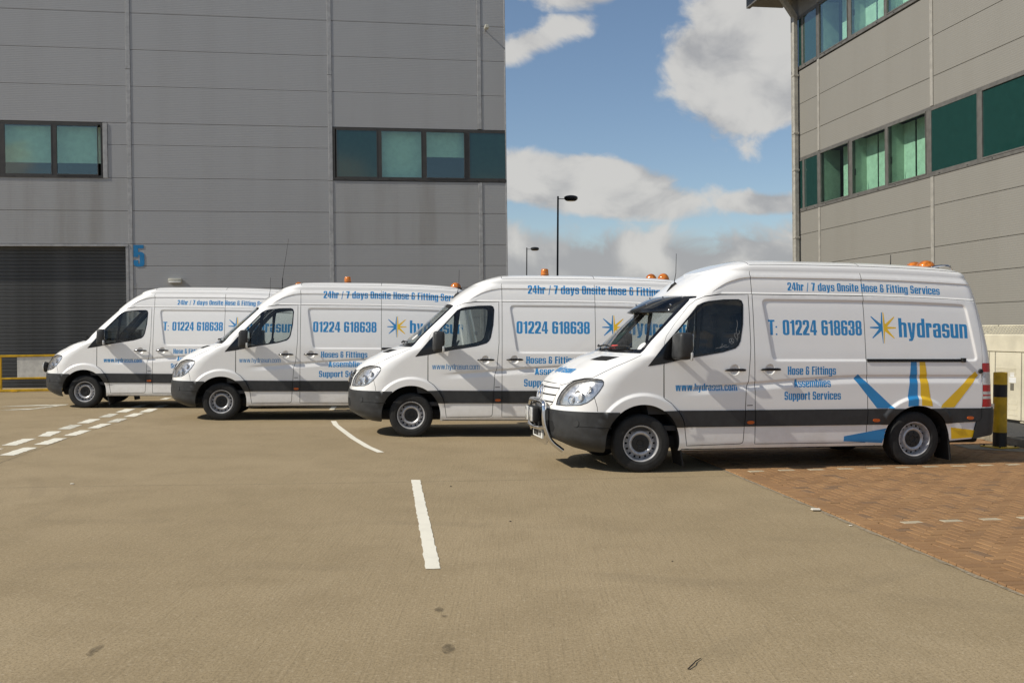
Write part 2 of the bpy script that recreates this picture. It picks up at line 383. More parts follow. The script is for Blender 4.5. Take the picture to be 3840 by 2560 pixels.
# ------------------------------------------------------------------ condensed lettering drawn as outlines
def rr(x0, y0, x1, y1, r):
    r = min(r, (x1 - x0) / 2, (y1 - y0) / 2); out = []
    for cx, cy, a0 in ((x1 - r, y1 - r, 0), (x0 + r, y1 - r, 90), (x0 + r, y0 + r, 180), (x1 - r, y0 + r, 270)):
        for k in range(5): a = R(a0 + 22.5 * k); out.append((cx + r * math.cos(a), cy + r * math.sin(a)))
    return out
def rc(x0, y0, x1, y1): return [(x0, y0), (x1, y0), (x1, y1), (x0, y1)]
def glyph(ch, s=.175, W=.44, t=.125, x=.775):
    P, M = '+', '-'; c = W - s; ro, ri = .15, .05; d = -.19
    if ch == ' ': return .20, []
    if ch == '.': return s, [(P, rc(0, 0, s * .9, s * .95))]
    if ch == ':': return s, [(P, rc(0, 0, s * .6, s * .6)), (P, rc(0, .48, s * .6, .48 + s * .6))]
    if ch == '/': return .26, [(P, [(0, -.1), (.09, -.1), (.26, 1), (.17, 1)])]
    if ch in '0O': return W, [(P, rr(0, 0, W, 1, ro)), (M, rr(s, t, c, 1 - t, ri))]
    if ch == '1': return s + .13, [(P, rc(.12, 0, .12 + s, 1)), (P, [(0, .78), (.13, .78), (.13, .98), (.1, .9), (0, .87)])]
    if ch == '2': return W, [(P, rr(0, .45, W, 1, ro)), (M, rr(s, .5, c, 1 - t, ri)), (M, rc(-.1, .3, s, .68)), (M, rc(-.1, .3, c, .56)), (P, [(c - .03, .58), (W, .62), (W, .55), (s + .05, t - .01), (s + .05, .05), (0, .05), (0, t + .08)]), (P, rc(0, 0, W, t))]
    if ch == '3': return W, [(P, rr(0, 0, W, 1, ro)), (M, rr(s, t, c, .455, ri)), (M, rr(s, .565, c, 1 - t, ri)), (M, rc(-.1, .36, s - .02, .66)), (M, rc(-.1, .36, .14, .66)), (M, [(W, .45), (W + .1, .4), (W + .1, .62), (W, .57), (W - .04, .51)])]
    if ch == '4': return W + .02, [(P, [(0, .2), (0, .34), (.19, 1), (W - .04, 1), (W - .04, 0), (c - .04, 0), (c - .04, .2)]), (M, [(.12, .335), (c - .04, .335), (c - .04, .84)]), (P, rc(0, .2, W + .02, .33))]
    if ch == '5': return W, [(P, rr(0, 0, W, .68, ro)), (M, rr(s, t, c, .68 - t, ri)), (M, rc(-.1, .30, s, .45)), (P, rc(0, .46, s, 1)), (P, rc(0, 1 - t - .02, W * .93, 1))]
    if ch == '6': return W, [(P, rr(0, 0, W, 1, ro)), (M, rr(s, t, c, .47, ri)), (M, rr(s, .585, c, 1 - t, ri)), (M, rc(c, .595, W + .1, .70))]
    if ch == '7': return W - .02, [(P, rc(0, 1 - t - .02, W - .02, 1)), (P, [(c - .04, 1 - t - .02), (W - .02, 1 - t - .02), (.26, 0), (.08, 0), (.1, .3)])]
    if ch == '8': return W, [(P, rr(0, 0, W, .56, ro)), (P, rr(.01, .46, W - .01, 1, ro)), (M, rr(s, t, c, .455, ri)), (M, rr(s, .57, c, 1 - t, ri))]
    if ch == 'H': return W, [(P, rc(0, 0, s, 1)), (P, rc(c, 0, W, 1)), (P, rc(s - .01, .43, c + .01, .57))]
    if ch == 'F': return W - .07, [(P, rc(0, 0, s, 1)), (P, rc(s - .01, 1 - t, W - .07, 1)), (P, rc(s - .01, .44, W - .1, .57))]
    if ch == 'T': return W, [(P, rc(W / 2 - s / 2, 0, W / 2 + s / 2, 1)), (P, rc(0, 1 - t, W, 1))]
    if ch == 'A': return W + .04, [(P, [(0, 0), (.13, 1), (W - .09, 1), (W + .04, 0), (c + .03, 0), (c + .005, .18), (s + .035, .18), (s + .01, 0)]), (M, [(s + .055, .30), (c - .015, .30), (W / 2 + .02, .82)])]
    if ch in 'Ss':
        h = 1 if ch == 'S' else x; tt = t if ch == 'S' else t * .85
        return W - (.03 if ch == 's' else 0), [(P, rr(0, 0, W - .02, h, ro)), (M, rr(s - .01, tt, c - .01, h * .44, ri)), (M, rr(s - .01, h * .58, c - .01, h - tt, ri)), (M, rc(c - .01, h * .585, W + .1, h * .70)), (M, rc(-.1, h * .31, s - .01, h * .43))]
    if ch == '&': return W + .02, [(P, rr(0, 0, W - .02, .56, ro)), (P, rr(.02, .46, W - .04, 1, ro)), (M, rr(s, t, c, .455, ri)), (M, rr(s, .57, c, 1 - t, ri)), (M, rc(c - .03, .58, W + .1, .68)), (M, rc(c - .02, .36, W + .1, .47)), (P, rc(c - .02, .36, W + .02, .45)), (M, rc(W - .02, .5, W + .1, .6))]
    if ch == 'i': return s, [(P, rc(0, 0, s, x)), (P, rc(0, .86, s, 1))]
    if ch == 'l': return s, [(P, rc(0, 0, s, 1))]
    if ch in 'nh': return W, [(P, rr(0, x - .3, W, x, .11)), (P, rc(0, 0, s, x if ch == 'n' else 1)), (P, rc(c, 0, W, x - .14)), (M, rr(s, -.2, c, x - t * .95, ri)), (M, rc(s, -.2, c, .2)), ]
    if ch == 'm': V = 2 * W - s; return V, [(P, rr(0, x - .3, V, x, .11)), (P, rc(0, 0, s, x)), (P, rc(c, 0, W, x - .1)), (P, rc(V - s, 0, V, x - .14)), (M, rr(s, -.2, c, x - t * .95, ri)), (M, rr(W, -.2, V - s, x - t * .95, ri))]
    if ch == 'u': return W, [(P, rr(0, 0, W, .3, .11)), (P, rc(0, .14, s, x)), (P, rc(c, 0, W, x)), (M, rr(s, t * .95, c, x + .2, ri))]
    if ch == 'r': return .33, [(P, rr(.05, x - .26, .33, x, .09)), (M, rc(s, x - .4, .36, x - t * 1.1)), (M, rc(s + .0, x - .4, s + .02, x - .12)), (P, rc(0, 0, s, x)), (P, rc(.33 - s * .8, x - .24, .33, x - .08))]
    if ch == 't': return .29, [(P, rc(.05, .1, .05 + s, .95)), (P, rr(.05, 0, .28, .26, .08)), (M, rc(.05 + s, t * .9, .4, .4)), (P, rc(0, x - t, .29, x))]
    if ch in 'odbpqg':
        o = [(P, rr(0, 0, W, x, .13)), (M, rr(s, t * .9, c, x - t * .9, ri))]
        if ch == 'd': o = [o[0], (P, rc(c, 0, W, 1)), o[1]]
        if ch == 'b': o = [o[0], (P, rc(0, 0, s, 1)), o[1]]
        if ch == 'p': o = [o[0], (P, rc(0, d, s, x)), o[1]]
        if ch == 'q': o = [o[0], (P, rc(c, d, W, x)), o[1]]
        if ch == 'g': o = [o[0], (P, rc(c, -.1, W, x)), (P, rr(0, d, W, .0, .1)), (M, rr(s, d + t * .75, c, .05, ri)), (M, rc(-.1, -.06, s, .0)), (P, rr(0, 0, c + .02, x, .13)), o[1]]
        return W, o
    if ch == 'a': return W, [(P, rr(0, 0, W, x, .13)), (P, rc(c, 0, W, x * .7)), (M, rr(s, t * .8, c, x * .46, ri)), (M, rr(s, x * .58, c, x - t * .85, ri)), (M, rc(-.1, x * .565, s, x * .68)), (M, rc(s - .01, x * .62, c, x * .72))]
    if ch == 'e': return W, [(P, rr(0, 0, W, x, .13)), (M, rr(s, t * .85, c, x * .43, ri)), (M, rr(s, x * .57, c, x - t * .85, ri)), (M, rc(c, x * .30, W + .1, x * .43))]
    if ch == 'c': return W, [(P, rr(0, 0, W, x, .13)), (M, rr(s, t * .85, c, x - t * .85, ri)), (M, rc(c - .01, x * .36, W + .1, x * .60))]
    if ch in 'vyw':
        def vee(o, w2=W): k = s * .98; return (P, [(o, x), (o + k, x), (o + w2 / 2, .22), (o + w2 - k, x), (o + w2, x), (o + w2 / 2 + k * .62, 0), (o + w2 / 2 - k * .62, 0)])
        if ch == 'v': return W, [vee(0)]
        if ch == 'y': return W, [vee(0), (P, [(W / 2 - .1, .02), (W / 2 + .1, .02), (W / 2 + .05, -.12), (W / 2 - .02, d), (.04, d), (.04, d + .11), (W / 2 - .1, d + .12)])]
        return W * 1.62, [vee(0, W * .86), vee(W * .76, W * .86)]
    return W, [(P, rc(0, 0, W, 1))]
def text_loops(txt, u0, u1, zb, cap, gap=.055, **kw):
    x = 0; gl = []
    for ch in txt:
        wd, ops = glyph(ch, **kw); gl.append((x, ops)); x += wd + gap
    k = (u1 - u0) / (x - gap)
    return [[(op, [(u0 + (a + ox) * k, zb + b * cap) for a, b in lp]) for op, lp in ops] for ox, ops in gl if ops]
def text_tris(groups, curves=()):
    VV = []; FF = []; b = 0
    for ops in groups:
        loops = [dense(lp, .05) for _, lp in ops]; xs = [p[0] for lp in loops for p in lp]; zs = [p[1] for lp in loops for p in lp]
        ux = np.linspace(min(xs) - .02, max(xs) + .02, 5)
        for fn, offs in curves:
            if max(zs) < float(fn(ux[0])) + offs[0] or min(zs) > float(fn(ux[0])) + offs[-1]: continue
            L = [[(float(u), float(fn(u)) + q) for u in ux] for q in offs]; loops += [a + b[::-1] for a, b in zip(L[:-1], L[1:])]
        vs, fs = cdt(loops); cen = vs[fs].mean(1); inside = np.zeros(len(fs), bool)
        for op, lp in ops:
            q = pip(lp, cen[:, 0], cen[:, 1]); inside = (inside | q) if op == '+' else (inside & ~q)
        v, f = sub(vs, fs[inside]); VV.append(v); FF.append(f + b); b += len(v)
    return np.vstack(VV), np.vstack(FF)

# ------------------------------------------------------------------ the panel van: one smooth hull, cut into panels
ZT = 2.48; LN = 1.25; LR = .95; DR = .24
UF = pchip([.22, .26, .34, .42, .55, .70, .76, .83, .94, 1.01, 1.087, 1.152, 1.228, 1.282, 1.34, 1.38, 1.41, 1.44, 1.465, 1.58, 1.72, 1.966, 2.13, 2.285, 2.40, 2.48],
           [-.72, -.80, -.96, -1.045, -1.06, -1.055, -1.047, -1.042, -1.022, -.978, -.93, -.86, -.755, -.648, -.54, -.456, -.36, -.255, -.20, -.07, .08, .355, .535, .71, .865, 1.0])
DD = pchip([.24, .45, .75, 1.0, 1.15, 1.3, 1.43, 1.47, 1.7, 2.13, 2.48], [.52, .66, .665, .665, .66, .62, .53, .485, .44, .42, .48])
NN = pchip([.24, .75, 1.15, 1.45, 1.6, 2.2, 2.48], [2.3, 2.35, 2.3, 2.4, 2.6, 2.6, 2.5])
UR = pchip([.30, .43, .72, .76, 1.33, 1.73, 2.04, 2.34, 2.48], [4.85, 4.90, 4.915, 4.895, 4.875, 4.82, 4.76, 4.69, 4.62])
INS = pchip([.22, .27, .31, .36, .54, .75, .95, 1.35, 1.6, 2.0, 2.16, 2.20, 2.40, 2.48], [.05, .03, .012, .004, 0, 0, .004, .012, .034, .082, .108, .112, .15, .185])
ARC_F = (0.0, .36, .468); ARC_R = (3.68, .315, .468)
def round_corners(poly, r, n=6):
    out = []; m = len(poly)
    for i in range(m):
        p = np.array(poly[i]); a = np.array(poly[i - 1]) - p; b = np.array(poly[(i + 1) % m]) - p; a /= np.hypot(*a); b /= np.hypot(*b)
        for k in range(n + 1): t = k / n; out.append(tuple(p + a * r * (1 - t) ** 2 + b * r * t ** 2))
    return out
def inset(poly, d):                               # convex polygon moved inwards
    out = []; m = len(poly); c = np.mean(poly, 0)
    for i in range(m):
        t = np.array(poly[(i + 1) % m]) - np.array(poly[i - 1]); t /= np.hypot(*t); nrm = np.array([-t[1], t[0]]); p = np.array(poly[i])
        if nrm @ (c - p) < 0: nrm = -nrm
        out.append(tuple(p + nrm * d))
    return out
REC = round_corners([(1.568, 2.134), (4.452, 2.134), (4.580, 1.342), (1.688, 1.342)], .085)
CUPS = [(1.19, 1.245), (1.66, 1.25)]
GZ = pchip([.4, 1.47, 2.1, 2.98, 4.7], [.99, 1.07, 1.115, 1.15, 1.145])
CANT = pchip([.80, .91, 1.033, 1.15, 1.34, 1.45, 4.9], [2.10, 2.192, 2.275, 2.335, 2.388, 2.40, 2.40])
def seg_dist(poly, X, Y):
    best = np.full(np.shape(X), 9.); n = len(poly)
    for i in range(n):
        ax, ay = poly[i]; bx, by = poly[(i + 1) % n]; dx, dy = bx - ax, by - ay; L2 = dx * dx + dy * dy
        t = np.clip(((X - ax) * dx + (Y - ay) * dy) / L2, 0, 1); best = np.minimum(best, np.hypot(X - ax - t * dx, Y - ay - t * dy))
    return best
def disp(u, z):
    d = np.zeros(np.shape(u))
    for (cx, cz, r), rf in ((ARC_F, .60), (ARC_R, .585)):
        rad = np.hypot(u - cx, z - cz); d -= .030 * sstep(rad, rf + .015, rf - .035) * sstep(z, .45, .72)
    zb = GZ(u); amp = sstep(u, .42, .95)
    za = zb - .09
    d += amp * (.022 * sstep(z, za, zb) - .012 * sstep(z, zb, zb + .035))
    sd = seg_dist(REC, u, z); ins = pip(REC, np.ravel(u), np.ravel(z)).reshape(np.shape(u))
    d += np.where(ins, .017 * sstep(sd, 0, .042), 0)
    for cu, cz in CUPS:
        rr_ = np.hypot(u - cu, (z - cz)) / .066; d += .026 * np.sqrt(np.clip(1 - rr_ ** 2, 0, 1)) * sstep(rr_, 1.0, .85)
    zc = CANT(u); d += .013 * sstep(z, zc, zc - .014) * sstep(z, 2.185, 2.20) * sstep(u, .85, 1.1)
    d += .006 * sstep(z, 2.178, 2.190) * sstep(u, 1.0, 1.2) * sstep(z, 2.215, 2.195)
    return d
def warp(u, z): return .05 * np.clip((u - 2.6) / 2, 0, 1.3) ** 2 * sstep(z, 1.30, 2.3)
def P0(S, z, od=0.):
    S = np.asarray(S, float); z = np.asarray(z, float); uf = UF(z); D = DD(z); Yh = .98 - INS(z) ; n = NN(z); cx = uf + D; cr = UR(z) - DR
    th = np.clip((S - (cx - LN)) / LN, 0, 1) * math.pi / 2; rho = (np.sin(th) ** n + np.cos(th) ** n) ** (-1 / n)
    uA = cx - D * rho * np.cos(th); yA = Yh * rho * np.sin(th)
    ph = np.clip((S - cr) / LR, 0, 1) * math.pi / 2; nr = 3.2; rho2 = (np.sin(ph) ** nr + np.cos(ph) ** nr) ** (-1 / nr)
    uB = cr + DR * rho2 * np.sin(ph); yB = Yh * rho2 * np.cos(ph)
    u = np.where(S < cx, uA, np.where(S > cr, uB, S)); y = np.where(S < cx, yA, np.where(S > cr, yB, Yh))
    f = sstep(y / Yh, .82, .99)
    y = y - disp(u, z) * f
    return np.stack([u, -y, z - warp(u, z)], -1)
def PN(S, z, off=0.):
    e = .0022; S = np.asarray(S, float); z = np.asarray(z, float)
    a = P0(S + e, z) - P0(S - e, z); b = P0(S, z + e) - P0(S, z - e)
    N = np.cross(a, b); N /= np.maximum(np.linalg.norm(N, axis=-1, keepdims=True), 1e-12)
    Q = P0(S, z) + N * np.asarray(off)[..., None] if np.ndim(off) else P0(S, z) + N * off
    return Q, N
def toS(u, z):
    u = np.asarray(u, float); z = np.asarray(z, float); uf = UF(z); D = DD(z); n = NN(z); cx = uf + D; cr = UR(z) - DR
    c = np.clip((cx - u) / D, 0, 1); th = np.arctan2((1 - c ** n) ** (1 / n), c); SA = cx - LN * (1 - th / (math.pi / 2))
    c2 = np.clip((u - cr) / DR, 0, 1); ph = np.arctan2(c2, (1 - c2 ** 3.2) ** (1 / 3.2)); SB = cr + LR * ph / (math.pi / 2)
    return np.where(u < cx, SA, np.where(u > cr, SB, u))
def yS(y, z):                                    # front-view coordinate (distance from the centre line) to S
    y = np.asarray(y, float); z = np.asarray(z, float); Yh = .98 - INS(z); n = NN(z); r = np.clip(y / Yh, 0, .99999)
    th = np.arctan2(r, (1 - r ** n) ** (1 / n)); return UF(z) + DD(z) - LN * (1 - th / (math.pi / 2))
def SU(poly): a = np.array(poly, float); return [tuple(p) for p in np.stack([toS(a[:, 0], a[:, 1]), a[:, 1]], 1)]
def SY(poly): a = np.array(poly, float); return [tuple(p) for p in np.stack([yS(a[:, 0], a[:, 1]), a[:, 1]], 1)]
def arc(c, a0, a1, n=40): return [(c[0] + c[2] * math.cos(R(a0 + (a1 - a0) * k / n)), c[1] + c[2] * math.sin(R(a0 + (a1 - a0) * k / n))) for k in range(n + 1)]

zl = np.linspace(.41, ZT, 70); Sc = lambda z: UF(z) + DD(z) - LN; Sr = lambda z: UR(z) - DR + LR
OUT = [(float(Sc(z)), float(z)) for z in zl]
OUT += [(float(s), ZT) for s in np.linspace(Sc(ZT), Sr(ZT), 140)[1:]]
OUT += [(float(Sr(z)), float(z)) for z in np.linspace(ZT, .42, 50)[1:]]
OUT += SU(dense([(4.80, .405), (4.70, .385), (4.52, .352), (4.16, .325)], .03, False))
OUT += SU(arc(ARC_R, 5, 184, 46)); OUT += SU(dense([(3.205, .27), (.46, .262)], .04, False)); OUT += SU(arc(ARC_F, -10, 190, 50))
OUT += SU(dense([(-.47, .255), (-.62, .260), (-.78, .30)], .03, False)) + [(float(Sc(.41)) + .42, .375), (float(Sc(.41)) + .2, .40)]
DOOR = [(.269, .901), (.267, 1.269), (.268, 1.50), (.285, 1.59), (.312, 1.657), (.423, 1.80), (.625, 2.026), (.727, 2.105), (.829, 2.146), (1.033, 2.173), (1.402, 2.182), (1.406, 1.519), (1.372, 1.109), (1.337, 1.0), (1.324, .76), (1.30, .37), (1.29, .345), (1.259, .333), (.563, .319), (.545, .45), (.531, .554), (.50, .64), (.428, .759), (.36, .84)]
SLIDE = [(1.455, 2.182), (1.455, .329), (2.96, .322), (2.985, .75), (2.978, 1.34), (2.975, 2.182)]
GLO = [(.059, 1.288), (.265, 1.534), (.464, 1.75), (.626, 1.925), (.728, 2.038), (.80, 2.073), (.871, 2.092), (1.076, 2.116), (1.271, 2.120), (1.312, 2.103), (1.329, 2.053), (1.314, 1.806), (1.274, 1.601), (1.245, 1.545), (1.202, 1.508), (1.038, 1.46), (.731, 1.409), (.507, 1.371), (.266, 1.319)]
GQ = [(.43, 1.385), (.43, 1.685), (.62, 1.89), (.708, 1.985), (.698, 1.715), (.668, 1.425)]
GM = [(.712, 1.432), (.742, 1.72), (.782, 2.035), (.80, 2.053), (.88, 2.074), (1.08, 2.098), (1.26, 2.103), (1.297, 2.088), (1.311, 2.05), (1.297, 1.81), (1.258, 1.612), (1.232, 1.565), (1.195, 1.53), (1.035, 1.482)]
STR = [(-.02, .748), (.30, .748), (.44, .751), (1.0, .748), (3.0, .748), (3.30, .748), (4.0, .745), (4.605, .742), (4.605, .590), (4.54, .570), (4.02, .548), (3.0, .547), (.40, .547), (-.02, .547)]
BUMF = SY([(0, .745), (.3, .745)]) + SU([(-.92, .740), (-.69, .740), (-.30, .736), (-.30, .25), (-.8, .25)]) + [(float(Sc(.41)) - .1, .30), (float(Sc(.745)) - .1, .745)]
BUMR = SU([(4.606, .745), (4.70, .745)]) + [(float(Sr(.745)) + .1, .745), (float(Sr(.4)) + .1, .30)] + SU([(4.50, .33), (4.475, .345), (4.50, .47), (4.528, .565), (4.58, .585), (4.606, .62)])
HEAD = SY([(.535, .803), (.552, .88), (.582, .965), (.612, 1.05), (.668, 1.10), (.78, 1.130)]) + SU([(-.545, 1.132), (-.500, 1.122), (-.486, 1.105), (-.492, 1.065), (-.544, .985), (-.616, .902), (-.683, .850), (-.751, .820)]) + SY([(.70, .803)])
WS = SY([(0, 1.450), (.35, 1.448), (.62, 1.445)]) + SU([(-.005, 1.442), (.137, 1.590), (.265, 1.718), (.40, 1.85), (.525, 1.970), (.66, 2.10), (.668, 2.118)]) + SY([(.62, 2.138), (.4, 2.148), (0, 2.150)])
WS = WS + [(float(Sc(2.15)) - .1, 2.15), (float(Sc(1.9)) - .1, 1.9), (float(Sc(1.45)) - .1, 1.45)]
WSG = SY([(0, 1.485), (.35, 1.485), (.62, 1.485)]) + SU([(.022, 1.495), (.15, 1.635), (.28, 1.765), (.41, 1.895), (.525, 2.005), (.618, 2.09)]) + SY([(.60, 2.112), (.4, 2.122), (0, 2.125)])
WSG = WSG + [(float(Sc(2.12)) - .12, 2.12), (float(Sc(1.9)) - .12, 1.9), (float(Sc(1.485)) - .12, 1.485)]
GRL = SY([(0, .785), (.38, .785), (.44, .80), (.475, .86), (.50, .93), (.505, 1.0), (.47, 1.035), (.3, 1.05), (0, 1.055)]); GRL += [(float(Sc(1.05)) - .1, 1.05), (float(Sc(.8)) - .1, .79)]
VENT = SY([(.352, 1.352), (.53, 1.348), (.705, 1.348), (.765, 1.398), (.58, 1.402), (.41, 1.402)])
TAIL = SU([(4.628, 1.327), (4.70, 1.327), (4.80, 1.327)]) + SU([(4.845, 1.327), (4.862, 1.0), (4.868, .765), (4.75, .758), (4.618, .758), (4.628, .90)])
BON = SY([(0, 1.06), (.3, 1.056), (.50, 1.045), (.575, 1.06), (.65, 1.105), (.76, 1.138)]) + SU([(-.595, 1.145), (-.446, 1.225), (-.32, 1.285), (-.203, 1.335), (-.09, 1.385), (.0, 1.425)])
LINES = {'bon': BON, 'wing': SU([(.263, 1.30), (.263, .905)]), 'gut': SU([(.829, 2.150), (1.033, 2.180), (1.43, 2.186), (2.0, 2.186), (3.0, 2.186), (4.0, 2.186), (4.585, 2.186)]),
         'cant': SU([(1.455, 2.188), (1.452, 2.40), (1.45, 2.478)]), 'cant2': SU([(2.975, 2.188), (2.972, 2.40), (2.97, 2.478)]),
         'rear': SU([(4.545, 2.47), (4.58, 2.30), (4.60, 2.0), (4.625, 1.70), (4.628, 1.335)]), 'flip': SU([(-.60, .915), (-.57, .80), (-.565, .745)])}
def door_gap(poly, wd=.008): d = SU(dense(poly + [poly[0]], .05, False)); return strip(d, wd)
GAPS = [strip(dense(v, .05, False), .0075) for v in LINES.values()] + [door_gap(DOOR), door_gap(SLIDE)]
loops_uz = dict(DOOR=SU(dense(DOOR, .04)), SLIDE=SU(dense(SLIDE, .05)), GLO=SU(dense(GLO, .03)), GQ=SU(dense(GQ, .04)), GM=SU(dense(rounded(GM, 1), .03)), STR=SU(dense(STR, .05)),
                BUMF=dense(BUMF, .04), BUMR=dense(BUMR, .04), HEAD=dense(HEAD, .03), WS=dense(WS, .04), WSG=dense(WSG, .04), GRL=dense(GRL, .03), VENT=dense(VENT, .03), TAIL=dense(TAIL, .03))
TZ = (1.21, 1.045, .958, .918, .898, .862)
LAMP_CUT = []
for a_, b_ in zip(TZ[:-1], TZ[1:]): LAMP_CUT.append(SU(dense([(4.60, a_), (4.872, a_)], .02, False)) + SU(dense([(4.872, b_), (4.60, b_)], .02, False)))
_us = np.arange(.46, 4.60, .05); _ur = np.arange(.95, 4.58, .05)
def band(us, f, offs): L = [[(float(u), float(f(u)) + q) for u in us] for q in offs]; return [SU(a + b[::-1]) for a, b in zip(L[:-1], L[1:])]
GOFF = (-.09, -.066, -.045, -.022, 0, .0117, .0233, .035); COFF = (-.0145, -.009, -.0045, .0005)
feat = band(_us, GZ, GOFF) + band(_ur, CANT, COFF) + band(np.arange(1.05, 4.56, .05), lambda u: 2.19, (-.012, -.006, 0, .006, .026))
for (cx, cz, r), rf in ((ARC_F, .60), (ARC_R, .585)):
    A = [[(cx + (rf + q) * math.cos(a), cz + (rf + q) * math.sin(a)) for a in np.linspace(R(38), R(142), 44)] for q in (.016, .003, -.010, -.0225, -.036)]
    feat += [SU(a + b[::-1]) for a, b in zip(A[:-1], A[1:])]
extra = feat + LAMP_CUT + [SU(dense(inset(REC, q), .05)) for q in (0, .011, .021, .031, .042)]
pts = []
for zz in np.arange(.30, ZT - .01, .034):
    a, b = float(Sc(zz)), float(Sr(zz))
    pts += [(s + random.uniform(-.004, .004), zz + random.uniform(-.004, .004)) for s in np.arange(a + .02, b - .02, .034)]
pa = np.array(pts); sdr = seg_dist(REC, pa[:, 0], pa[:, 1]); inr = pip(REC, pa[:, 0], pa[:, 1]); gz = GZ(pa[:, 0]); cz_ = CANT(pa[:, 0])
bad = (inr & (sdr < .055)) | (sdr < .012) | ((pa[:, 0] > .44) & (pa[:, 1] > gz - .10) & (pa[:, 1] < gz + .045)) | ((pa[:, 0] > .9) & (np.abs(pa[:, 1] - cz_ + .007) < .018)) | ((pa[:, 0] > 1.0) & (pa[:, 1] > 2.168) & (pa[:, 1] < 2.226))
for (cx, cz, r), rf in ((ARC_F, .60), (ARC_R, .585)): bad |= (np.abs(np.hypot(pa[:, 0] - cx, pa[:, 1] - cz) - rf + .01) < .036)
for cu, cz in CUPS: bad |= np.hypot(pa[:, 0] - cu, pa[:, 1] - cz) < .085
pts = [tuple(p) for p in pa[~bad]]
for cu, cz in CUPS:
    for r_ in (.015, .03, .045, .056, .064, .07): pts += [(cu + r_ * math.cos(k * .449), cz + r_ * math.sin(k * .449)) for k in range(14)]
vs, fs = cdt([OUT] + list(loops_uz.values()) + GAPS + extra, pts, 1e-5)
cen = vs[fs].mean(1); CX, CY = cen[:, 0], cen[:, 1]
IN = {k: pip(v, CX, CY) for k, v in loops_uz.items()}
inside = pip(OUT, CX, CY); gap = np.zeros(len(fs), bool)
for g in GAPS: gap |= pip(g, CX, CY)
bon = (CX < toS(np.full_like(CX, .1), np.minimum(CY, 1.46))) & (CY < 1.475) & (CY > 1.03)
bpoly = BON + SY([(.6, 1.445), (0, 1.45)]) + [(float(Sc(1.45)) - .2, 1.45), (float(Sc(1.06)) - .2, 1.06)]
bon = pip(bpoly, CX, CY)
lab = np.full(len(fs), 'shell', dtype='<U12')
lab[bon] = 'bonnet'; lab[IN['DOOR']] = 'door'; lab[IN['SLIDE']] = 'slide'
lab[IN['STR'] & (np.hypot(CX - ARC_F[0], CY - ARC_F[1]) > ARC_F[2]) & (CX > .1)] = 'trim'
lab[gap] = 'gap'
lab[IN['BUMF']] = 'bumf'; lab[IN['BUMR']] = 'bumr'; lab[IN['HEAD']] = 'head'; lab[IN['TAIL']] = 'tail'; lab[IN['GRL']] = 'grille'; lab[IN['VENT']] = 'vent'
lab[IN['GLO']] = 'wframe'; lab[IN['GQ']] = 'gq'; lab[IN['GM']] = 'gm'; lab[IN['WS']] = 'wsframe'; lab[IN['WSG']] = 'ws'
# gap cells inside the trim stay dark but flush with it
lab[~inside] = 'none'
trimgap = (lab == 'gap') & IN['STR']
def hull_part(name, mask, mat, parent, off=0., side='both', rot=None):
    v, f = sub(vs, fs[mask]); Q, N = PN(v[:, 0], v[:, 1], off)
    Qm = Q * [1, -1, 1]; Nm = N * [1, -1, 1]
    if side == 'near': return mk(name, Q, f, mat, parent, N)
    if side == 'far': return mk(name, Qm, f[:, ::-1], mat, parent, Nm)
    return mk(name, np.vstack([Q, Qm]), np.vstack([f, f[:, ::-1] + len(Q)]), mat, parent, np.vstack([N, Nm]))
def hull_decal(name, groups, mat, parent, off=.0005, hl=()):
    v, f = text_tris(groups, hl); Q, N = PN(toS(v[:, 0], v[:, 1]), v[:, 1], off); return mk(name, Q, f, mat, parent, N)
def poly_tris(poly, step=.03, grid=.035):
    xs = [p[0] for p in poly]; ys = [p[1] for p in poly]; gp = [(a, b) for a in np.arange(min(xs), max(xs), grid) for b in np.arange(min(ys), max(ys), grid)]
    gp = np.array(gp); gp = gp[pip(poly, gp[:, 0], gp[:, 1])]
    v, f = cdt([dense(poly, step)], [tuple(p) for p in gp], 1e-6); c = v[f].mean(1); return sub(v, f[pip(poly, c[:, 0], c[:, 1])])
def hull_patch(name, polyS, mat, parent, off=.004, mirror=False, step=.02, grid=.03, inset=None):
    v, f = poly_tris(polyS, step, grid); Q, N = PN(v[:, 0], v[:, 1], off)
    n0 = len(Q); E = {}
    for t in f:
        for a, b in ((t[0], t[1]), (t[1], t[2]), (t[2], t[0])): E[(a, b)] = 1
    rim = [(a, b) for a, b in E if (b, a) not in E]
    if inset is None: inset = off + .006
    Q2 = Q - N * inset; F = [tuple(t) for t in f] + [(b, a, a + n0, b + n0) for a, b in rim]
    V = np.vstack([Q, Q2])
    if mirror: V = V * [1, -1, 1]; F = [t[::-1] for t in F]
    me = mk(name, V, F, mat, parent); me.data.polygons.foreach_set('use_smooth', [True] * len(me.data.polygons)); me.data.set_sharp_from_angle(angle=R(40)); return me
def sp(u, z, off=0.):                             # one point on the near side
    q, n = PN(toS([u], [z]), np.array([z]), off); return Vector(q[0]), Vector(n[0])

van = empty('panel_van', Matrix.Identity(4))
hull_part('body_shell', lab == 'shell', 'white_paint', van)
hull_part('panel_gap', lab == 'gap', 'panel_gap', van, np.float64(-.006))
hull_part('bonnet', lab == 'bonnet', 'white_paint', van)
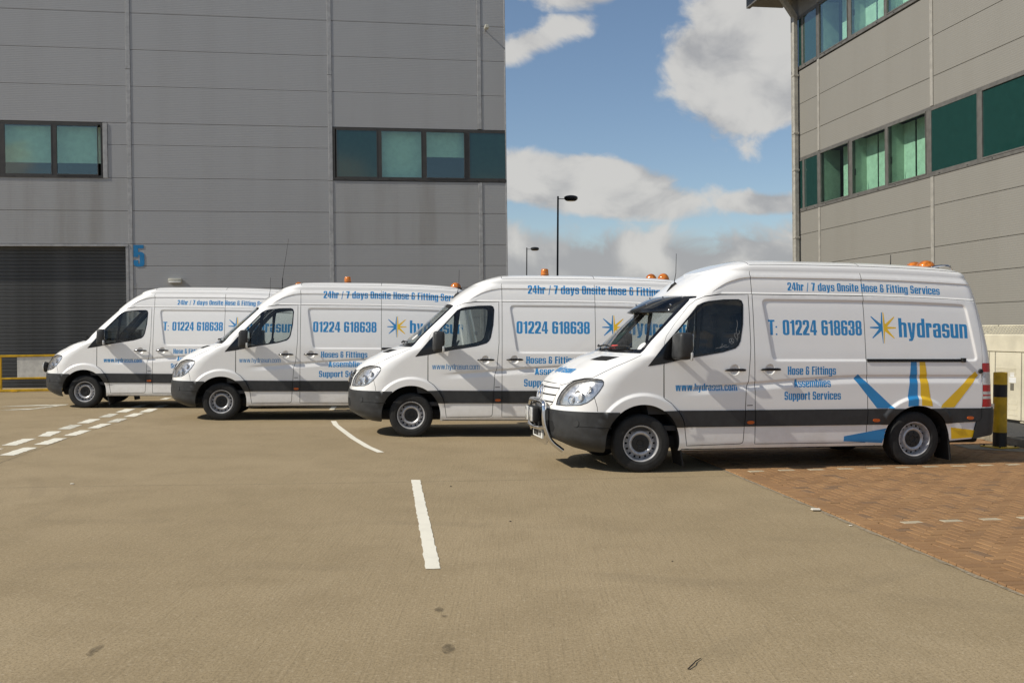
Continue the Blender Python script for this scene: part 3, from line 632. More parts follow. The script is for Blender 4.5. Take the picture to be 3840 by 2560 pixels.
# roof cap
us = np.unique(np.concatenate([1.0 + .5 * (1 - np.cos(np.linspace(0, math.pi / 2, 16))), np.linspace(1.5, 4.2, 28), 4.62 - .42 * (1 - np.cos(np.linspace(0, math.pi / 2, 16)))]))
ZC = pchip([1.0, 1.1, 1.2, 1.352, 1.483, 2.04, 3.0, 4.0, 4.35, 4.50, 4.58, 4.62], [2.48, 2.522, 2.561, 2.604, 2.632, 2.645, 2.645, 2.64, 2.622, 2.585, 2.54, 2.48])
so = np.linspace(Sc(ZT), Sr(ZT), 900); oq = P0(so, np.full_like(so, ZT)); ou, oy = oq[:, 0], -oq[:, 1]
cf = int(np.argmin(np.abs(so - (UF(ZT) + DD(ZT))))); YO = lambda u: np.interp(u, ou, oy)
ks = np.sin(np.linspace(-math.pi / 2, math.pi / 2, 41)); V = []; F = []
for i, u in enumerate(us):
    yo = float(YO(u)); zc = float(ZC(u))
    for k in ks:
        z = ZT + (zc - ZT) * max(0., 1 - abs(k) ** 3.3) ** (1 / 3.3); V.append((u, yo * k, z - float(warp(u, z)) - .001))
m_ = len(ks)
for i in range(len(us) - 1):
    for j in range(m_ - 1): F.append((i * m_ + j, (i + 1) * m_ + j, (i + 1) * m_ + j + 1, i * m_ + j + 1))
roof = mk('roof', V, F, 'white_paint', van, smooth=True)
ZCAP = lambda u, y: ZT + (float(ZC(u)) - ZT) * max(0., 1 - abs(y / float(YO(u))) ** 3.3) ** (1 / 3.3) - float(warp(u, 2.6))
for u_ in (1.452, 2.972):                          # roof panel joints
    L = [(u_, y, ZCAP(u_, y) + .0008) for y in np.linspace(-.80, .80, 33) if abs(y) < float(YO(u_))]
    V = [(p[0] - .004, p[1], p[2]) for p in L] + [(p[0] + .004, p[1], p[2]) for p in L]; n_ = len(L)
    mk('roof_joint', V, [(i, n_ + i, n_ + i + 1, i + 1) for i in range(n_ - 1)], 'panel_gap', roof, smooth=True)
L = [(u_, -.755 if u_ < 4.3 else -.755 + (u_ - 4.3) * .1) for u_ in np.linspace(1.46, 4.40, 60)]
V = [(u, y - .003, ZCAP(u, y - .003) + .0012) for u, y in L] + [(u, y + .003, ZCAP(u, y + .003) + .0012) for u, y in L]
mk('roof_joint', V, [(i, i + 1, 61 + i - 1 + 1 - 1, 60 + i) if False else (i, i + 1, 61 + i, 60 + i) for i in range(59)], 'panel_gap', roof, smooth=True)
for sd in ('near', 'far'):
    d = hull_part('cab_door', (lab == 'door'), 'white_paint', van, 0., sd)
    hull_part('window_frame', (lab == 'wframe'), 'black_gloss', d, .002, sd)
    hull_part('quarter_window', (lab == 'gq'), 'cab_glass', d, -.004, sd)
    hull_part('door_window', (lab == 'gm'), 'cab_glass', d, -.004, sd)
    s_ = hull_part('sliding_door' if sd == 'near' else 'side_panel', (lab == 'slide'), 'white_paint', van, 0., sd)
    sg = -1 if sd == 'near' else 1
    for par, u0, u1, zz in ((d, 1.06, 1.325, 1.243), (s_, 1.53, 1.79, 1.249)):
        pl = [(u0, .972, zz - .004), (u0 + .03, .998, zz), (u0 + .07, 1.012, zz + .002), (u1 - .05, 1.012, zz + .002), (u1 - .02, 1.0, zz), (u1, .975, zz - .002)]
        MB().tube([(a, sg * b, c) for a, b, c in pl], [.010, .015, .018, .018, .016, .010], 8).build('door_handle', 'black_gloss', par, True)
    tm = (lab == 'trim') & ~trimgap; zones = (tm & IN['DOOR'], tm & IN['SLIDE'], tm & ~IN['DOOR'] & (CX < .9), tm & ~IN['DOOR'] & ~IN['SLIDE'] & (CX > .9) & (CX < 1.6), tm & ~IN['SLIDE'] & (CX > 2.8) & (CX < 3.68), tm & (CX > 3.68))
    tp = [hull_part('side_trim', z_, 'dark_plastic', van, .012, sd) for z_ in zones]
    for um, zm, t_ in ((1.388, .597, tp[3]), (3.10, .602, tp[4]), (4.44, .618, tp[5])):
        e = [(um + .048 * math.cos(a) * (abs(math.cos(a)) ** -.3 if abs(math.cos(a)) > .05 else 1), zm + .021 * math.sin(a)) for a in np.linspace(0, 2 * math.pi, 20)[:-1]]
        hull_patch('side_marker', SU(e), 'amber_marker', t_, .022, sd == 'far')
    h_ = hull_part('headlight', (lab == 'head'), 'lamp_glass', van, .004, sd)
    hull_patch('lamp_housing', loops_uz['HEAD'], 'lamp_silver', h_, -.040, sd == 'far', .03, .05, -.041)
    bz = strip(dense(loops_uz['HEAD'] + [loops_uz['HEAD'][0]], .03, False), .008); hull_patch('lamp_seal', bz, 'black_rubber', h_, .004, sd == 'far', .05, .2)
    for uu, zz, r_, mt in ((-.775, .925, .070, 'chrome'), (-.855, .880, .045, 'chrome'), (-.66, 1.02, .045, 'clear')):
        c, nn = sp(uu, zz, -.045)
        c.y *= -sg; nn.y *= -sg
        ax = (nn + Vector((-1.0, 0, 0))).normalized(); M = Matrix.Translation(c) @ ax.to_track_quat('Z', 'Y').to_matrix().to_4x4()
        MB().lathe([(.001, -.03), (r_ * .5, -.022), (r_ * .85, .0), (r_, .022), (r_ * 1.06, .024), (r_ * 1.04, .01)], 20, M).build('reflector_bowl', 'chrome', h_, True)
        MB().lathe([(.001, .012), (r_ * .4, .009), (r_ * .62, .0), (r_ * .62, -.015)], 16, M).build('projector_lens', 'clear_lens', h_, True)
    tl = hull_part('tail_light', (lab == 'tail') & (CY > TZ[0]), 'red_lens', van, .006, sd)
    for a, b, mt in zip(TZ[1:] + (.7,), TZ, ('clear_lens', 'red_lens', 'clear_lens', 'red_lens', 'clear_lens', 'red_lens')):
        hull_part('lamp_segment', (lab == 'tail') & (CY > a) & (CY <= b), mt, tl, .006, sd)
bf = hull_part('front_bumper', lab == 'bumf', 'dark_plastic', van, .012)
hull_patch('bumper_joint', strip(SU([(-.78, .562), (-.6, .556), (-.40, .548)]), .008), 'panel_gap', bf, .0135)
for m2 in (False, True):
    e = [(-.80 + .035 * math.cos(a), .600 + .048 * math.sin(a)) for a in np.linspace(0, 2 * math.pi, 20)[:-1]]
    hull_patch('fog_lamp_cover', SU(e), 'dark_plastic', bf, .019, m2)
hull_patch('lower_intake', SY([(0.01, .47), (.50, .47), (.54, .52), (.50, .60), (.01, .60)]), 'panel_gap', bf, .014)
hull_patch('lower_intake', SY([(0.01, .47), (.50, .47), (.54, .52), (.50, .60), (.01, .60)]), 'panel_gap', bf, .014, True)
hull_part('rear_bumper', lab == 'bumr', 'dark_plastic', van, .016)
wsf = hull_part('windscreen', lab == 'ws', 'cab_glass', van, -.003)
hull_part('windscreen_border', lab == 'wsframe', 'black_gloss', wsf, .001)
hull_part('bonnet_vent', lab == 'vent', 'panel_gap', van, -.004)
hull_part('grille', lab == 'grille', 'panel_gap', van, -.03)
GRB = []
for z0, z1, w0, w1 in ((1.008, 1.05, .495, .45), (.925, .990, .498, .502), (.838, .907, .468, .495), (.788, .820, .39, .45)):
    for m2 in (False, True): GRB.append(hull_patch('grille_bar', SY([(.005, z0), (w0, z0), (w1, z1), (.005, z1)]), 'dark_plastic', van, .006, m2, .03, .05, .035))
# badge: ring and three-pointed star on the grille centre
cq, nq = PN(np.array([float(Sc(.93))]), np.array([.93]), .012); cq = Vector(cq[0]); cq.y = 0; nq = Vector((nq[0][0], 0, nq[0][2])).normalized()
MBD = Matrix.Translation(cq) @ nq.to_track_quat('Z', 'Y').to_matrix().to_4x4()
bd = MB(); ring = [MBD @ Vector((.095 * math.cos(a), .095 * math.sin(a), .01)) for a in np.linspace(0, 2 * math.pi, 33)]; bd.tube(ring, .009, 8, False)
for k in range(3):
    a = math.pi / 2 + k * 2 * math.pi / 3; q = lambda r, b, h: (MBD @ Vector((r * math.cos(a + b), r * math.sin(a + b), h)))[:]
    bd.add([q(.092, 0, .012), q(.022, math.pi / 3, .012), q(.0, 0, .026), q(.022, -math.pi / 3, .012)], [(0, 1, 2), (0, 2, 3)])
bd.build('badge', 'chrome', van, True)
# wipers
for y0, y1 in ((-.70, -.02), (-.05, .62)):
    pl = []
    for k in range(8):
        y = y0 + (y1 - y0) * k / 7; z = 1.498 + .012 * math.sin(k); q, n_ = PN(yS([abs(y)], [z]), np.array([z]), .03); pl.append((q[0][0], y, q[0][2]))
    MB().tube(pl, .011, 6).build('wiper', 'black_rubber', van)
# door mirrors
for sg in (-1, 1):
    mr = MB().rbox(.345, .515, sg * 1.27 if sg < 0 else 1.02, sg * 1.02 if sg < 0 else 1.27, 1.375, 1.70, .045, 3)
    mr.v = [(x + (z - 1.54) * .05 + (abs(y) - 1.14) * .10, y, z) for x, y, z in mr.v]
    mo = mr.build('door_mirror', 'dark_plastic', van, True)
    MB().tube([(.40, sg * .93, 1.40), (.42, sg * 1.06, 1.41), (.43, sg * 1.10, 1.42)], [.035, .03, .03], 8).build('mirror_arm', 'dark_plastic', mo, True)
    MB().tube([(.40, sg * .91, 1.62), (.43, sg * 1.08, 1.63)], [.03, .025], 8).build('mirror_arm', 'dark_plastic', mo, True)
    MB().rbox(.492, .527, sg * 1.27 - (.0 if sg < 0 else .05) - (.004 if sg < 0 else -.004), sg * 1.27 + (.05 if sg < 0 else 0) , 1.365, 1.465, .012, 2).build('indicator_lens', 'clear_lens', mo, True)
    MB().rbox(.524, .531, min(sg * 1.06, sg * 1.25), max(sg * 1.06, sg * 1.25), 1.48, 1.68, .003, 1).build('mirror_glass', 'mirror_glass', mo, True)
hull_patch('pillar_slot', SU([(1.345, .800), (1.42, .802), (1.42, .812), (1.345, .810)]), 'cab_grey', van, .002)
# sliding-door rail
ra = MB()
for s0, s1, zz, tk in ((2.985, 4.36, 1.372, .020), (2.985, 4.36, 1.352, .014)):
    for k in range(28):
        a = s0 + (s1 - s0) * k / 28; b = s0 + (s1 - s0) * (k + 1) / 28
    q0, _ = sp(s0, zz, 0); q1, _ = sp(s1, zz, 0); ra.box(s0, s1, q0.y - .012, q0.y + .03, zz - tk / 2 - .004, zz + tk / 2 - .002)
ra.box(4.33, 4.375, -.99, -.93, 1.338, 1.392); ra.build('door_rail', 'black_rubber', van)
q, n_ = sp(4.60, 1.222, 0)
MB().lathe([(.001, .030), (.024, .028), (.029, .022), (.030, -.01)], 18, Matrix.Translation(q) @ n_.to_track_quat('Z', 'Y').to_matrix().to_4x4()).build('filler_stop', 'black_rubber', van, True)
for zz in (1.66, .76, 2.2):
    q, n_ = sp(4.80, zz, .004)
    for sg in (1, -1): MB().rbox(q.x - .03, q.x + .035, min(sg * q.y, sg * (q.y - .012)), max(sg * q.y, sg * (q.y - .012)), zz - .035, zz + .035, .004, 1).build('door_hinge', 'lamp_silver', van)
# chassis, wheel housings, interior
ub = MB().rbox(-.52, 4.70, -.80, .80, .275, .44, .04, 2); ub.box(.5, 3.2, -.955, .955, .268, .30); ub.box(4.1, 4.75, -.80, .80, .36, .50); ub.build('underbody', 'underbody', van)
wh = MB()
for cx, cz, r in (ARC_F, ARC_R):
    for sg in (-1, 1):
        M = Matrix.Translation((cx, sg * .955, cz)) @ Matrix.Rotation(R(90), 4, 'X')
        MB().lathe([(r + .012, 0.0), (r + .012, sg * .36), (.05, sg * .36)], 28, M, R(-2), R(182)).build('wheel_housing', 'underbody', van)
fixn(MB().prism([(-.90, .5), (.90, .5), (.90, 1.35), (.83, 2.0), (.76, 2.40), (-.76, 2.40), (-.83, 2.0), (-.90, 1.35)], 'x', 1.50, 1.53).build('bulkhead', 'cab_grey', van))
da = MB().prism([(.05, 1.02), (-.05, 1.40), (.20, 1.44), (.42, 1.38), (.55, 1.15), (.50, .70), (.10, .70)], 'y', -.88, .88); fixn(da.build('dashboard', 'cab_grey', van))
MB().box(-.2, 1.5, -.90, .90, .50, .56).build('cab_floor', 'cab_grey', van)
MB().rbox(.75, 1.5, -.78, .78, 2.12, 2.20, .03, 2).build('overhead_shelf', 'cab_grey', van)
for y in (-.45, .45):
    st = MB().rbox(.80, 1.32, y - .25, y + .25, .95, 1.12, .05, 2)
    b0 = len(st.v); st.rbox(1.26, 1.40, y - .24, y + .24, 1.05, 1.72, .05, 2); st.rbox(1.31, 1.41, y - .14, y + .14, 1.74, 1.95, .04, 2); st.rbox(.85, 1.30, y - .2, y + .2, .56, .95, .03, 1)
    st.v = [(x + max(0, z - 1.1) * .10, yy, z) for x, yy, z in st.v]; st.build('seat', 'seat_cloth', van, True)
M = Matrix.Translation((.68, .42, 1.36)) @ Matrix.Rotation(R(-58), 4, 'Y')
sw = MB().tube([(M @ Vector((.20 * math.cos(a), .20 * math.sin(a), 0)))[:] for a in np.linspace(0, 2 * math.pi, 25)], .016, 8, False)
for a in (0.2, 2.9, 4.7): sw.tube([(M @ Vector((0, 0, -.02)))[:], (M @ Vector((.2 * math.cos(a), .2 * math.sin(a), 0)))[:]], .018, 6)
sw.tube([(M @ Vector((0, 0, -.02)))[:], (.42, .42, 1.2)], .03, 8); sw.build('steering_wheel', 'black_rubber', van, True)
# wheels
HR, HH = .1725, .0140
hv, hf = cdt([[(r_ * math.cos(2 * math.pi * k / 60), r_ * math.sin(2 * math.pi * k / 60)) for k in range(60)] for r_ in (.199, .192, .154, .149, .142, .131, .120, .112, .10)]
             + [[(HR * math.cos(a) + HH * math.cos(t), HR * math.sin(a) + HH * math.sin(t)) for t in np.linspace(0, 2 * math.pi, 13)[:-1]] for a in np.linspace(0, 2 * math.pi, 17)[:-1]])
hc = hv[hf].mean(1); rad = np.hypot(hc[:, 0], hc[:, 1]); keep = (rad < .199) & (rad > .0995)
for a in np.linspace(0, 2 * math.pi, 17)[:-1]: keep &= np.hypot(hc[:, 0] - HR * math.cos(a), hc[:, 1] - HR * math.sin(a)) > HH - .0003
hv, hf = sub(hv, hf[keep]); PR = pchip([.10, .112, .120, .131, .142, .149, .155, .185, .20], [.058, .070, .082, .088, .082, .068, .046, .030, .012]); hz = PR(np.hypot(hv[:, 0], hv[:, 1]))
def make_wheel(u, sg):
    M = Matrix.Translation((u, sg * .845, .352)) @ (Matrix.Rotation(R(90), 4, 'X') if sg < 0 else Matrix.Rotation(R(-90), 4, 'X'))
    o = empty('wheel', M); o.parent = van
    prof = [(.205, -.10), (.225, -.112), (.27, -.120), (.315, -.118), (.338, -.105), (.350, -.085)]
    for h in (-.06, -.02, .02, .06): prof += [(.352, h - .018), (.352, h + .012), (.345, h + .014), (.345, h + .018)]
    prof += [(.352, .085), (.345, .100), (.335, .110), (.327, .114), (.318, .1165), (.300, .120), (.280, .121), (.262, .1195), (.256, .121), (.250, .119), (.235, .115), (.222, .108), (.214, .100), (.205, .09)]
    MB().lathe(prof, 56).build('tyre', 'tyre', o, True)
    rm = MB().lathe([(.222, .098), (.224, .106), (.220, .111), (.212, .110), (.205, .098), (.200, .07), (.197, .03), (.196, -.004), (.198, -.10)], 56); rm.add([(x, y, z) for (x, y), z in zip(hv, hz)], hf.tolist()); rm.build('rim', 'steel_rim', o, True)
    MB().lathe([(.001, .066), (.03, .066), (.034, .074), (.042, .075), (.048, .068), (.085, .070), (.108, .066), (.114, .05)], 36).build('hub_cap', 'hub_black', o, True)
    lug = MB()
    for k in range(6): a = k * math.pi / 3 + .26; lug.tube([(.078 * math.cos(a), .078 * math.sin(a), .06), (.078 * math.cos(a), .078 * math.sin(a), .080)], .011, 6)
    lug.build('wheel_nuts', 'hub_black', o, True)
    MB().lathe([(.001, -.02), (.21, -.02)], 32).build('brake_disc', 'underbody', o)
    return o
for u in (0.0, 3.665):
    for sg in (-1, 1): make_wheel(u, sg)

# ------------------------------------------------------------------ livery
HL = ((GZ, GOFF), (CANT, COFF))
star_b = [[('+', [(3.222, 1.978), (3.234, 1.978), (3.234, 1.577), (3.228, 1.577), (3.213, 1.735), (3.088, 1.640), (3.080, 1.650), (3.180, 1.765), (3.055, 1.773), (3.055, 1.789), (3.180, 1.795), (3.069, 1.917), (3.077, 1.927), (3.208, 1.828)])]]
star_y = [[('+', [(2 * 3.238 - a, b) for a, b in star_b[0][0][1]][::-1])]]
RAYB = [[(2.797, 1.131), (2.853, 1.188), (3.355, .752), (3.114, .756)], [(3.600, 1.342), (3.682, 1.342), (3.690, 1.10), (3.688, .88), (3.684, .785), (3.536, .775), (3.545, .88), (3.583, 1.12)], [(2.660, .406), (2.657, .342), (3.195, .312), (3.255, .500)]]
RAYY = [[(3.722, 1.342), (3.804, 1.342), (3.835, 1.12), (3.872, .88), (3.884, .775), (3.730, .785), (3.730, 1.0)], [(4.525, 1.222), (4.568, 1.166), (4.214, .757), (3.995, .752)], [(4.165, .499), (4.507, .458), (4.486, .365), (4.178, .348)]]
def livery(v, A):
    kb = dict(hl=HL)
    if A:
        T = [('24hr / 7 days Onsite Hose & Fitting Services', 1.945, 4.085, 2.236, .104), ('T: 01224 618638', 1.655, 2.938, 1.677, .190), ('Hose & Fittings', 1.895, 2.550, 1.181, .105), ('Assemblies', 1.978, 2.475, 1.026, .102), ('Support Services', 1.846, 2.612, .869, .104)]
    else:
        T = [('24hr / 7 days Onsite Hose & Fitting Services', 1.877, 4.66, 2.314, .140), ('01224 618638', 1.69, 2.885, 1.668, .200), ('Hoses & Fittings', 1.845, 2.715, 1.185, .117), ('Assemblies', 1.985, 2.64, 1.005, .113), ('Support Services', 1.81, 2.80, .817, .120)]
    for s, a, b, z, c in T: hull_decal('lettering', text_loops(s, a, b, z, c), 'blue_vinyl', v, **kb)
    o = .0 if A else .035
    hull_decal('lettering', text_loops('hydrasun', 3.458 if A else 3.52, 4.446 if A else 4.54, 1.660, .250, gap=.06), 'blue_vinyl', v, **kb)
    if A: hull_decal('lettering', text_loops('www.hydrasun.com', .413, 1.222, .988, .092), 'blue_vinyl', v, **kb)
    else: hull_decal('lettering', text_loops('www.hydrasun.com', .333, 1.09, 1.089, .086, s=.12, t=.10, gap=.075), 'blue_vinyl', v, **kb)
    sh = lambda g: [[(op, [(x + o, z) for x, z in lp]) for op, lp in q] for q in g]
    hull_decal('sunburst_logo', sh(star_b), 'blue_vinyl', v, **kb); hull_decal('sunburst_logo', sh(star_y), 'yellow_vinyl', v, **kb)
    for rays, mt in ((RAYB, 'blue_vinyl'), (RAYY, 'yellow_vinyl')):
        for r_ in rays:
            pv, pf = poly_tris(r_, .012, .0125); rd = np.hypot(pv[:, 0] - ARC_R[0], pv[:, 1] - ARC_R[1])
            cc = pv[pf].mean(1); zz_ = cc[:, 1]; rdc = np.hypot(cc[:, 0] - ARC_R[0], cc[:, 1] - ARC_R[1])
            ok = (rdc > ARC_R[2] + .002); pv2, pf2 = sub(pv, pf[ok]); Q, N = PN(toS(pv2[:, 0], pv2[:, 1]), pv2[:, 1], .0014); mk('sun_ray_decal', Q, pf2, mt, v, N)
van_b = copy_tree(van)
livery(van, True); livery(van_b, False)

# ------------------------------------------------------------------ van fittings
def beacon_cyl(v, u, y=0.):
    z = ZCAP(u, y); b = MB().lathe([(.001, .02), (.075, .02), (.078, -.01)], 24, Matrix.Translation((u, y, z))).build('beacon', 'black_rubber', v, True)
    MB().lathe([(.066, .02), (.070, .03), (.062, .115), (.052, .128), (.001, .132)], 28, Matrix.Translation((u, y, z))).build('beacon_lens', 'amber_lens', b, True)
def beacon_dome(v, u, y=0., r=.115, h=.125, lift=0.):
    z = ZCAP(u, y) + lift;
    if lift: MB().tube([(u, y, z - lift), (u, y, z)], .03, 10).build('beacon_stem', 'black_rubber', v)
    b = MB().lathe([(.001, .02), (r + .006, .02), (r + .01, -.015)], 28, Matrix.Translation((u, y, z))).build('beacon', 'black_rubber', v, True)
    MB().lathe([(r, .02)] + [(r * math.cos(a), .02 + (h - .02) * math.sin(a)) for a in np.linspace(.1, 1.5, 9)] + [(.001, h)], 32, Matrix.Translation((u, y, z))).build('beacon_lens', 'amber_lens', b, True)
def aerial(v, u=.74, y=0., L=.40):
    q, n_ = PN(np.array([float(Sc(2.31))]), np.array([2.31]), 0)
    x, z = float(UF(2.30)), 2.29
    b = MB().add([(x - .09, -.03, z - .075), (x - .09, .03, z - .075), (x + .06, .03, z + .045), (x + .06, -.03, z + .045), (x + .04, 0, z + .075), (x - .02, 0, z + .04)], [(0, 4, 5), (0, 3, 4), (1, 5, 4), (1, 4, 2), (0, 5, 1), (2, 4, 3)]).build('aerial', 'black_rubber', v)
    MB().tube([(x + .02, 0, z + .05), (x + .045, 0, z + .05 + L * .35), (x + .05, 0, z + .05 + L)], [.006, .004, .003], 6).build('aerial_rod', 'black_rubber', b)
def mudflap(v, u0, tilt=.08):
    for sg in (-1, 1):
        MB().add([(u0, sg * .95, .50), (u0 + .02, sg * .95, .50), (u0 + .02 + tilt, sg * .95, .07), (u0 + tilt, sg * .95, .07), (u0, sg * .62, .50), (u0 + .02, sg * .62, .50), (u0 + .02 + tilt, sg * .62, .07), (u0 + tilt, sg * .62, .07)],
                 [(0, 1, 2, 3), (7, 6, 5, 4), (0, 4, 5, 1), (1, 5, 6, 2), (2, 6, 7, 3), (3, 7, 4, 0)]).build('mud_flap', 'black_rubber', v)
def plate(v, txt, x, z, tilt=0.):
    o = MB().rbox(x - .006, x, -.26, .26, z - .056, z + .056, .003, 1).build('number_plate', 'plate_white', v)
    pv, pf = text_tris(text_loops(txt, -.21, .21, z - .034, .068, gap=.09)); mk('plate_lettering', [(x - .0085, -a, b) for a, b in pv], pf, 'black_paint', o)
# front van (nearest): bull bar, spot lamps, visor, roof light bar
v4 = van
v1 = copy_tree(v4); v3 = van_b; v2 = copy_tree(v3)
for g in [c for c in v4.children if c.name.startswith('grille_bar')]: g.data = g.data.copy(); g.data.materials[0] = MAT['white_paint']
def smooth_path(p, it=2):
    for _ in range(it):
        q = [p[0]]
        for a, b in zip(p[:-1], p[1:]): a, b = Vector(a), Vector(b); q += [tuple(a * .75 + b * .25), tuple(a * .25 + b * .75)]
        p = q + [p[-1]]
    return p
bb = MB().tube(smooth_path([(-.86, -.44, .22), (-1.02, -.43, .34), (-1.08, -.42, .50), (-1.10, -.41, .62), (-1.09, -.40, .80), (-1.09, -.30, .825), (-1.10, 0, .83), (-1.09, .30, .825), (-1.09, .40, .80), (-1.10, .41, .62), (-1.08, .42, .50), (-1.02, .43, .34), (-.86, .44, .22)], 3), .030, 12).build('bull_bar', 'chrome', v4, True)
MB().tube(smooth_path([(-1.09, -.42, .52), (-1.13, -.30, .50), (-1.14, 0, .49), (-1.13, .30, .50), (-1.09, .42, .52)]), .026, 10).build('cross_tube', 'chrome', bb, True)
MB().prism([(-1.075, .49), (-1.075, .30), (-1.055, .30), (-1.055, .49)], 'y', -.43, .43).build('skid_plate', 'chrome', bb)
plate(v4, 'PJNTF', -1.078, .41)
for y in (-.14, .09):
    sl = MB().rbox(-1.20, -1.10, y - .085, y + .085, .56, .755, .03, 3).build('spot_lamp', 'black_rubber', v4, True)
    MB().rbox(-1.212, -1.19, y - .078, y + .078, .568, .747, .01, 2).build('lamp_lens', 'clear_lens', sl, True); MB().tube([(-1.15, y, .56), (-1.12, y, .50)], .015, 6).build('lamp_bracket', 'black_rubber', sl)
for k, yr in enumerate((-1, 1)): pass
vis = [];  zs_ = np.linspace(0, 1, 7); ys_ = np.linspace(-.80, .80, 33); V = []
for t in zs_:
    for y in ys_:
        zt = 2.175 - .02 * (abs(y) / .8) ** 2; q, n_ = PN(yS([abs(y)], [zt]), np.array([zt]), .02)
        x = q[0][0] - t * (.43 - .36 * (abs(y) / .8) ** 2); z = zt - .215 * (.45 * t + .55 * t * t); V.append((x - .0, y * (1 + .02 * t), z))
nn = len(ys_); F = [(i * nn + j, i * nn + j + 1, (i + 1) * nn + j + 1, (i + 1) * nn + j) for i in range(6) for j in range(nn - 1)]
vo = mk('sun_visor', V, F, 'visor_acrylic', v4, smooth=True); sm = vo.modifiers.new('thickness', 'SOLIDIFY'); sm.thickness = .008
for i, j in ((1, 3), (1, 11), (1, 21), (1, 29), (4, 4), (4, 12), (4, 20), (4, 28)):
    p = Vector(V[i * nn + j]); MB().lathe([(.012, -.012), (.012, .012), (.001, .018)], 10, Matrix.Translation(p) @ Matrix.Rotation(R(-45), 4, 'Y')).build('visor_stud', 'chrome', vo, True)
for mtl, y0, z0, w_, h_, rd in (('sticker_red', -.07, 1.515, .22, .045, 0), ('sticker_white', -.80, 1.53, .035, .045, 1)):
    if rd: pl = [(abs(y0) + w_ * math.cos(a), z0 + h_ * math.sin(a)) for a in np.linspace(0, 2 * math.pi, 22)[:-1]]
    else: pl = [(abs(y0), z0 - h_ / 2), (abs(y0) + w_, z0 - h_ / 2), (abs(y0) + w_, z0 + h_ / 2), (abs(y0), z0 + h_ / 2)]
    hull_patch('windscreen_sticker', SY(pl), mtl, v4, .001, y0 > 0, .02, .04, .001)
# name across the bonnet, read from the front
bt = text_loops('hydrasun', -.22, .45, 0, 1, gap=.06); tv, tf = text_tris(bt); zz_ = 1.185 + tv[:, 1] * .068
Q, N = PN(yS(np.abs(tv[:, 0]), zz_), zz_, .003); Q[:, 1] = np.where(tv[:, 0] > 0, 1, 1) * -tv[:, 0]; mk('bonnet_lettering', Q, tf, 'blue_vinyl', v4)
for grp, mt in ((star_b, 'blue_vinyl'), (star_y, 'yellow_vinyl')):
    tv, tf = text_tris([[(op, [((x - 3.238) * .62 - .36, (z - 1.777) * .24) for x, z in lp]) for op, lp in q] for q in grp]); zz_ = 1.217 + tv[:, 1]
    Q, N = PN(yS(np.abs(tv[:, 0]), zz_), zz_, .003); Q[:, 1] = -tv[:, 0]; mk('bonnet_logo', Q, tf, mt, v4)
lb = MB()
z_ = ZCAP(4.35, .0); lbm = MB().rbox(4.24, 4.48, -.26, .28, z_ + .0, z_ + .035, .015, 2).build('light_bar', 'black_rubber', v4, True)
for y in (-.12, .14): MB().lathe([(.125, .02)] + [(.125 * math.cos(a), .035 + .095 * math.sin(a)) for a in np.linspace(.05, 1.5, 8)] + [(.001, .131)], 28, Matrix.Translation((4.36, y, z_))).build('beacon_lens', 'amber_lens', lbm, True)
MB().tube(smooth_path([(4.22, -.46, ZCAP(4.2, .46)), (4.30, -.46, ZCAP(4.2, .46) + .02), (4.50, -.46, ZCAP(4.3, .46) + .045), (4.53, -.46, ZCAP(4.45, .46) - .01)]), .014, 8).build('roof_rail', 'chrome', v4, True)
MB().tube([(3.90, .0, ZCAP(3.9, 0)), (3.90, 0, ZCAP(3.9, 0) + .17)], [.008, .004], 6).build('short_aerial', 'black_rubber', v4)
aerial(v4); mudflap(v4, .44); mudflap(v4, 4.13, .05)
def glass_line(pl, wd=.005): hull_patch('glass_decal', strip(SU(smooth_path_2(pl)), wd), 'glass_etch', v4, -.0015, False, .05, .3, .001)
def smooth_path_2(p): return [(q[0], q[1]) for q in smooth_path([(a, b, 0) for a, b in p], 2)]
for pl in ([(1.225, 1.60), (1.245, 1.66), (1.215, 1.72), (1.245, 1.80), (1.235, 1.86)], [(1.225, 1.62), (1.195, 1.66), (1.20, 1.70), (1.22, 1.69)], [(1.24, 1.68), (1.265, 1.70), (1.26, 1.73)], [(.94, 1.505), (.98, 1.52), (1.02, 1.515), (1.06, 1.55), (1.09, 1.545)], [(1.0, 1.517), (1.03, 1.54), (1.03, 1.57)], [(1.05, 1.53), (1.08, 1.52), (1.12, 1.535)]): glass_line(pl)
glass_line([(1.155 + .032 * math.cos(a), 1.60 + .032 * math.sin(a)) for a in np.linspace(0, 6.1, 14)], .005)
for k in range(3): a = math.pi / 2 + k * 2.094; glass_line([(1.155, 1.60), (1.155 + .03 * math.cos(a), 1.60 + .03 * math.sin(a))], .007)
fr = MB().tube([(.62, -.42, 2.06), (.62, -.42, 1.99)], .002, 4); fr.prism([(-.46, 1.87), (-.38, 1.87), (-.395, 1.93), (-.41, 1.98), (-.42, 2.0), (-.43, 1.98), (-.445, 1.93)], 'x', .618, .624); fr.build('air_freshener', 'debris_dark', v4)
beacon_cyl(v3, 2.24); beacon_dome(v3, 4.30, -.0, .10, .13); beacon_dome(v3, 4.16, .35, .10, .13); aerial(v3)
beacon_cyl(v2, 2.29); beacon_dome(v2, 4.45); aerial(v2)
beacon_dome(v1, 4.40, 0, .09, .115, .10); aerial(v1); mudflap(v1, .44)
wz = ZCAP(4.03, 0); wpr = MB().tube([(4.03, 0, wz), (4.04, 0, wz + .28)], [.011, .007], 8).build('whip_aerial', 'black_rubber', v1)
MB().tube([(4.04, 0, wz + .28), (4.17, 0, wz + 1.15)], [.005, .003], 6).build('aerial_rod', 'black_rubber', wpr)
co = MB()
for k in range(7): co.lathe([(.010, 0), (.015, .008), (.010, .016)], 10, Matrix.Translation((4.035, 0, wz + .10 + k * .022)))
co.build('aerial_coil', 'black_rubber', wpr)
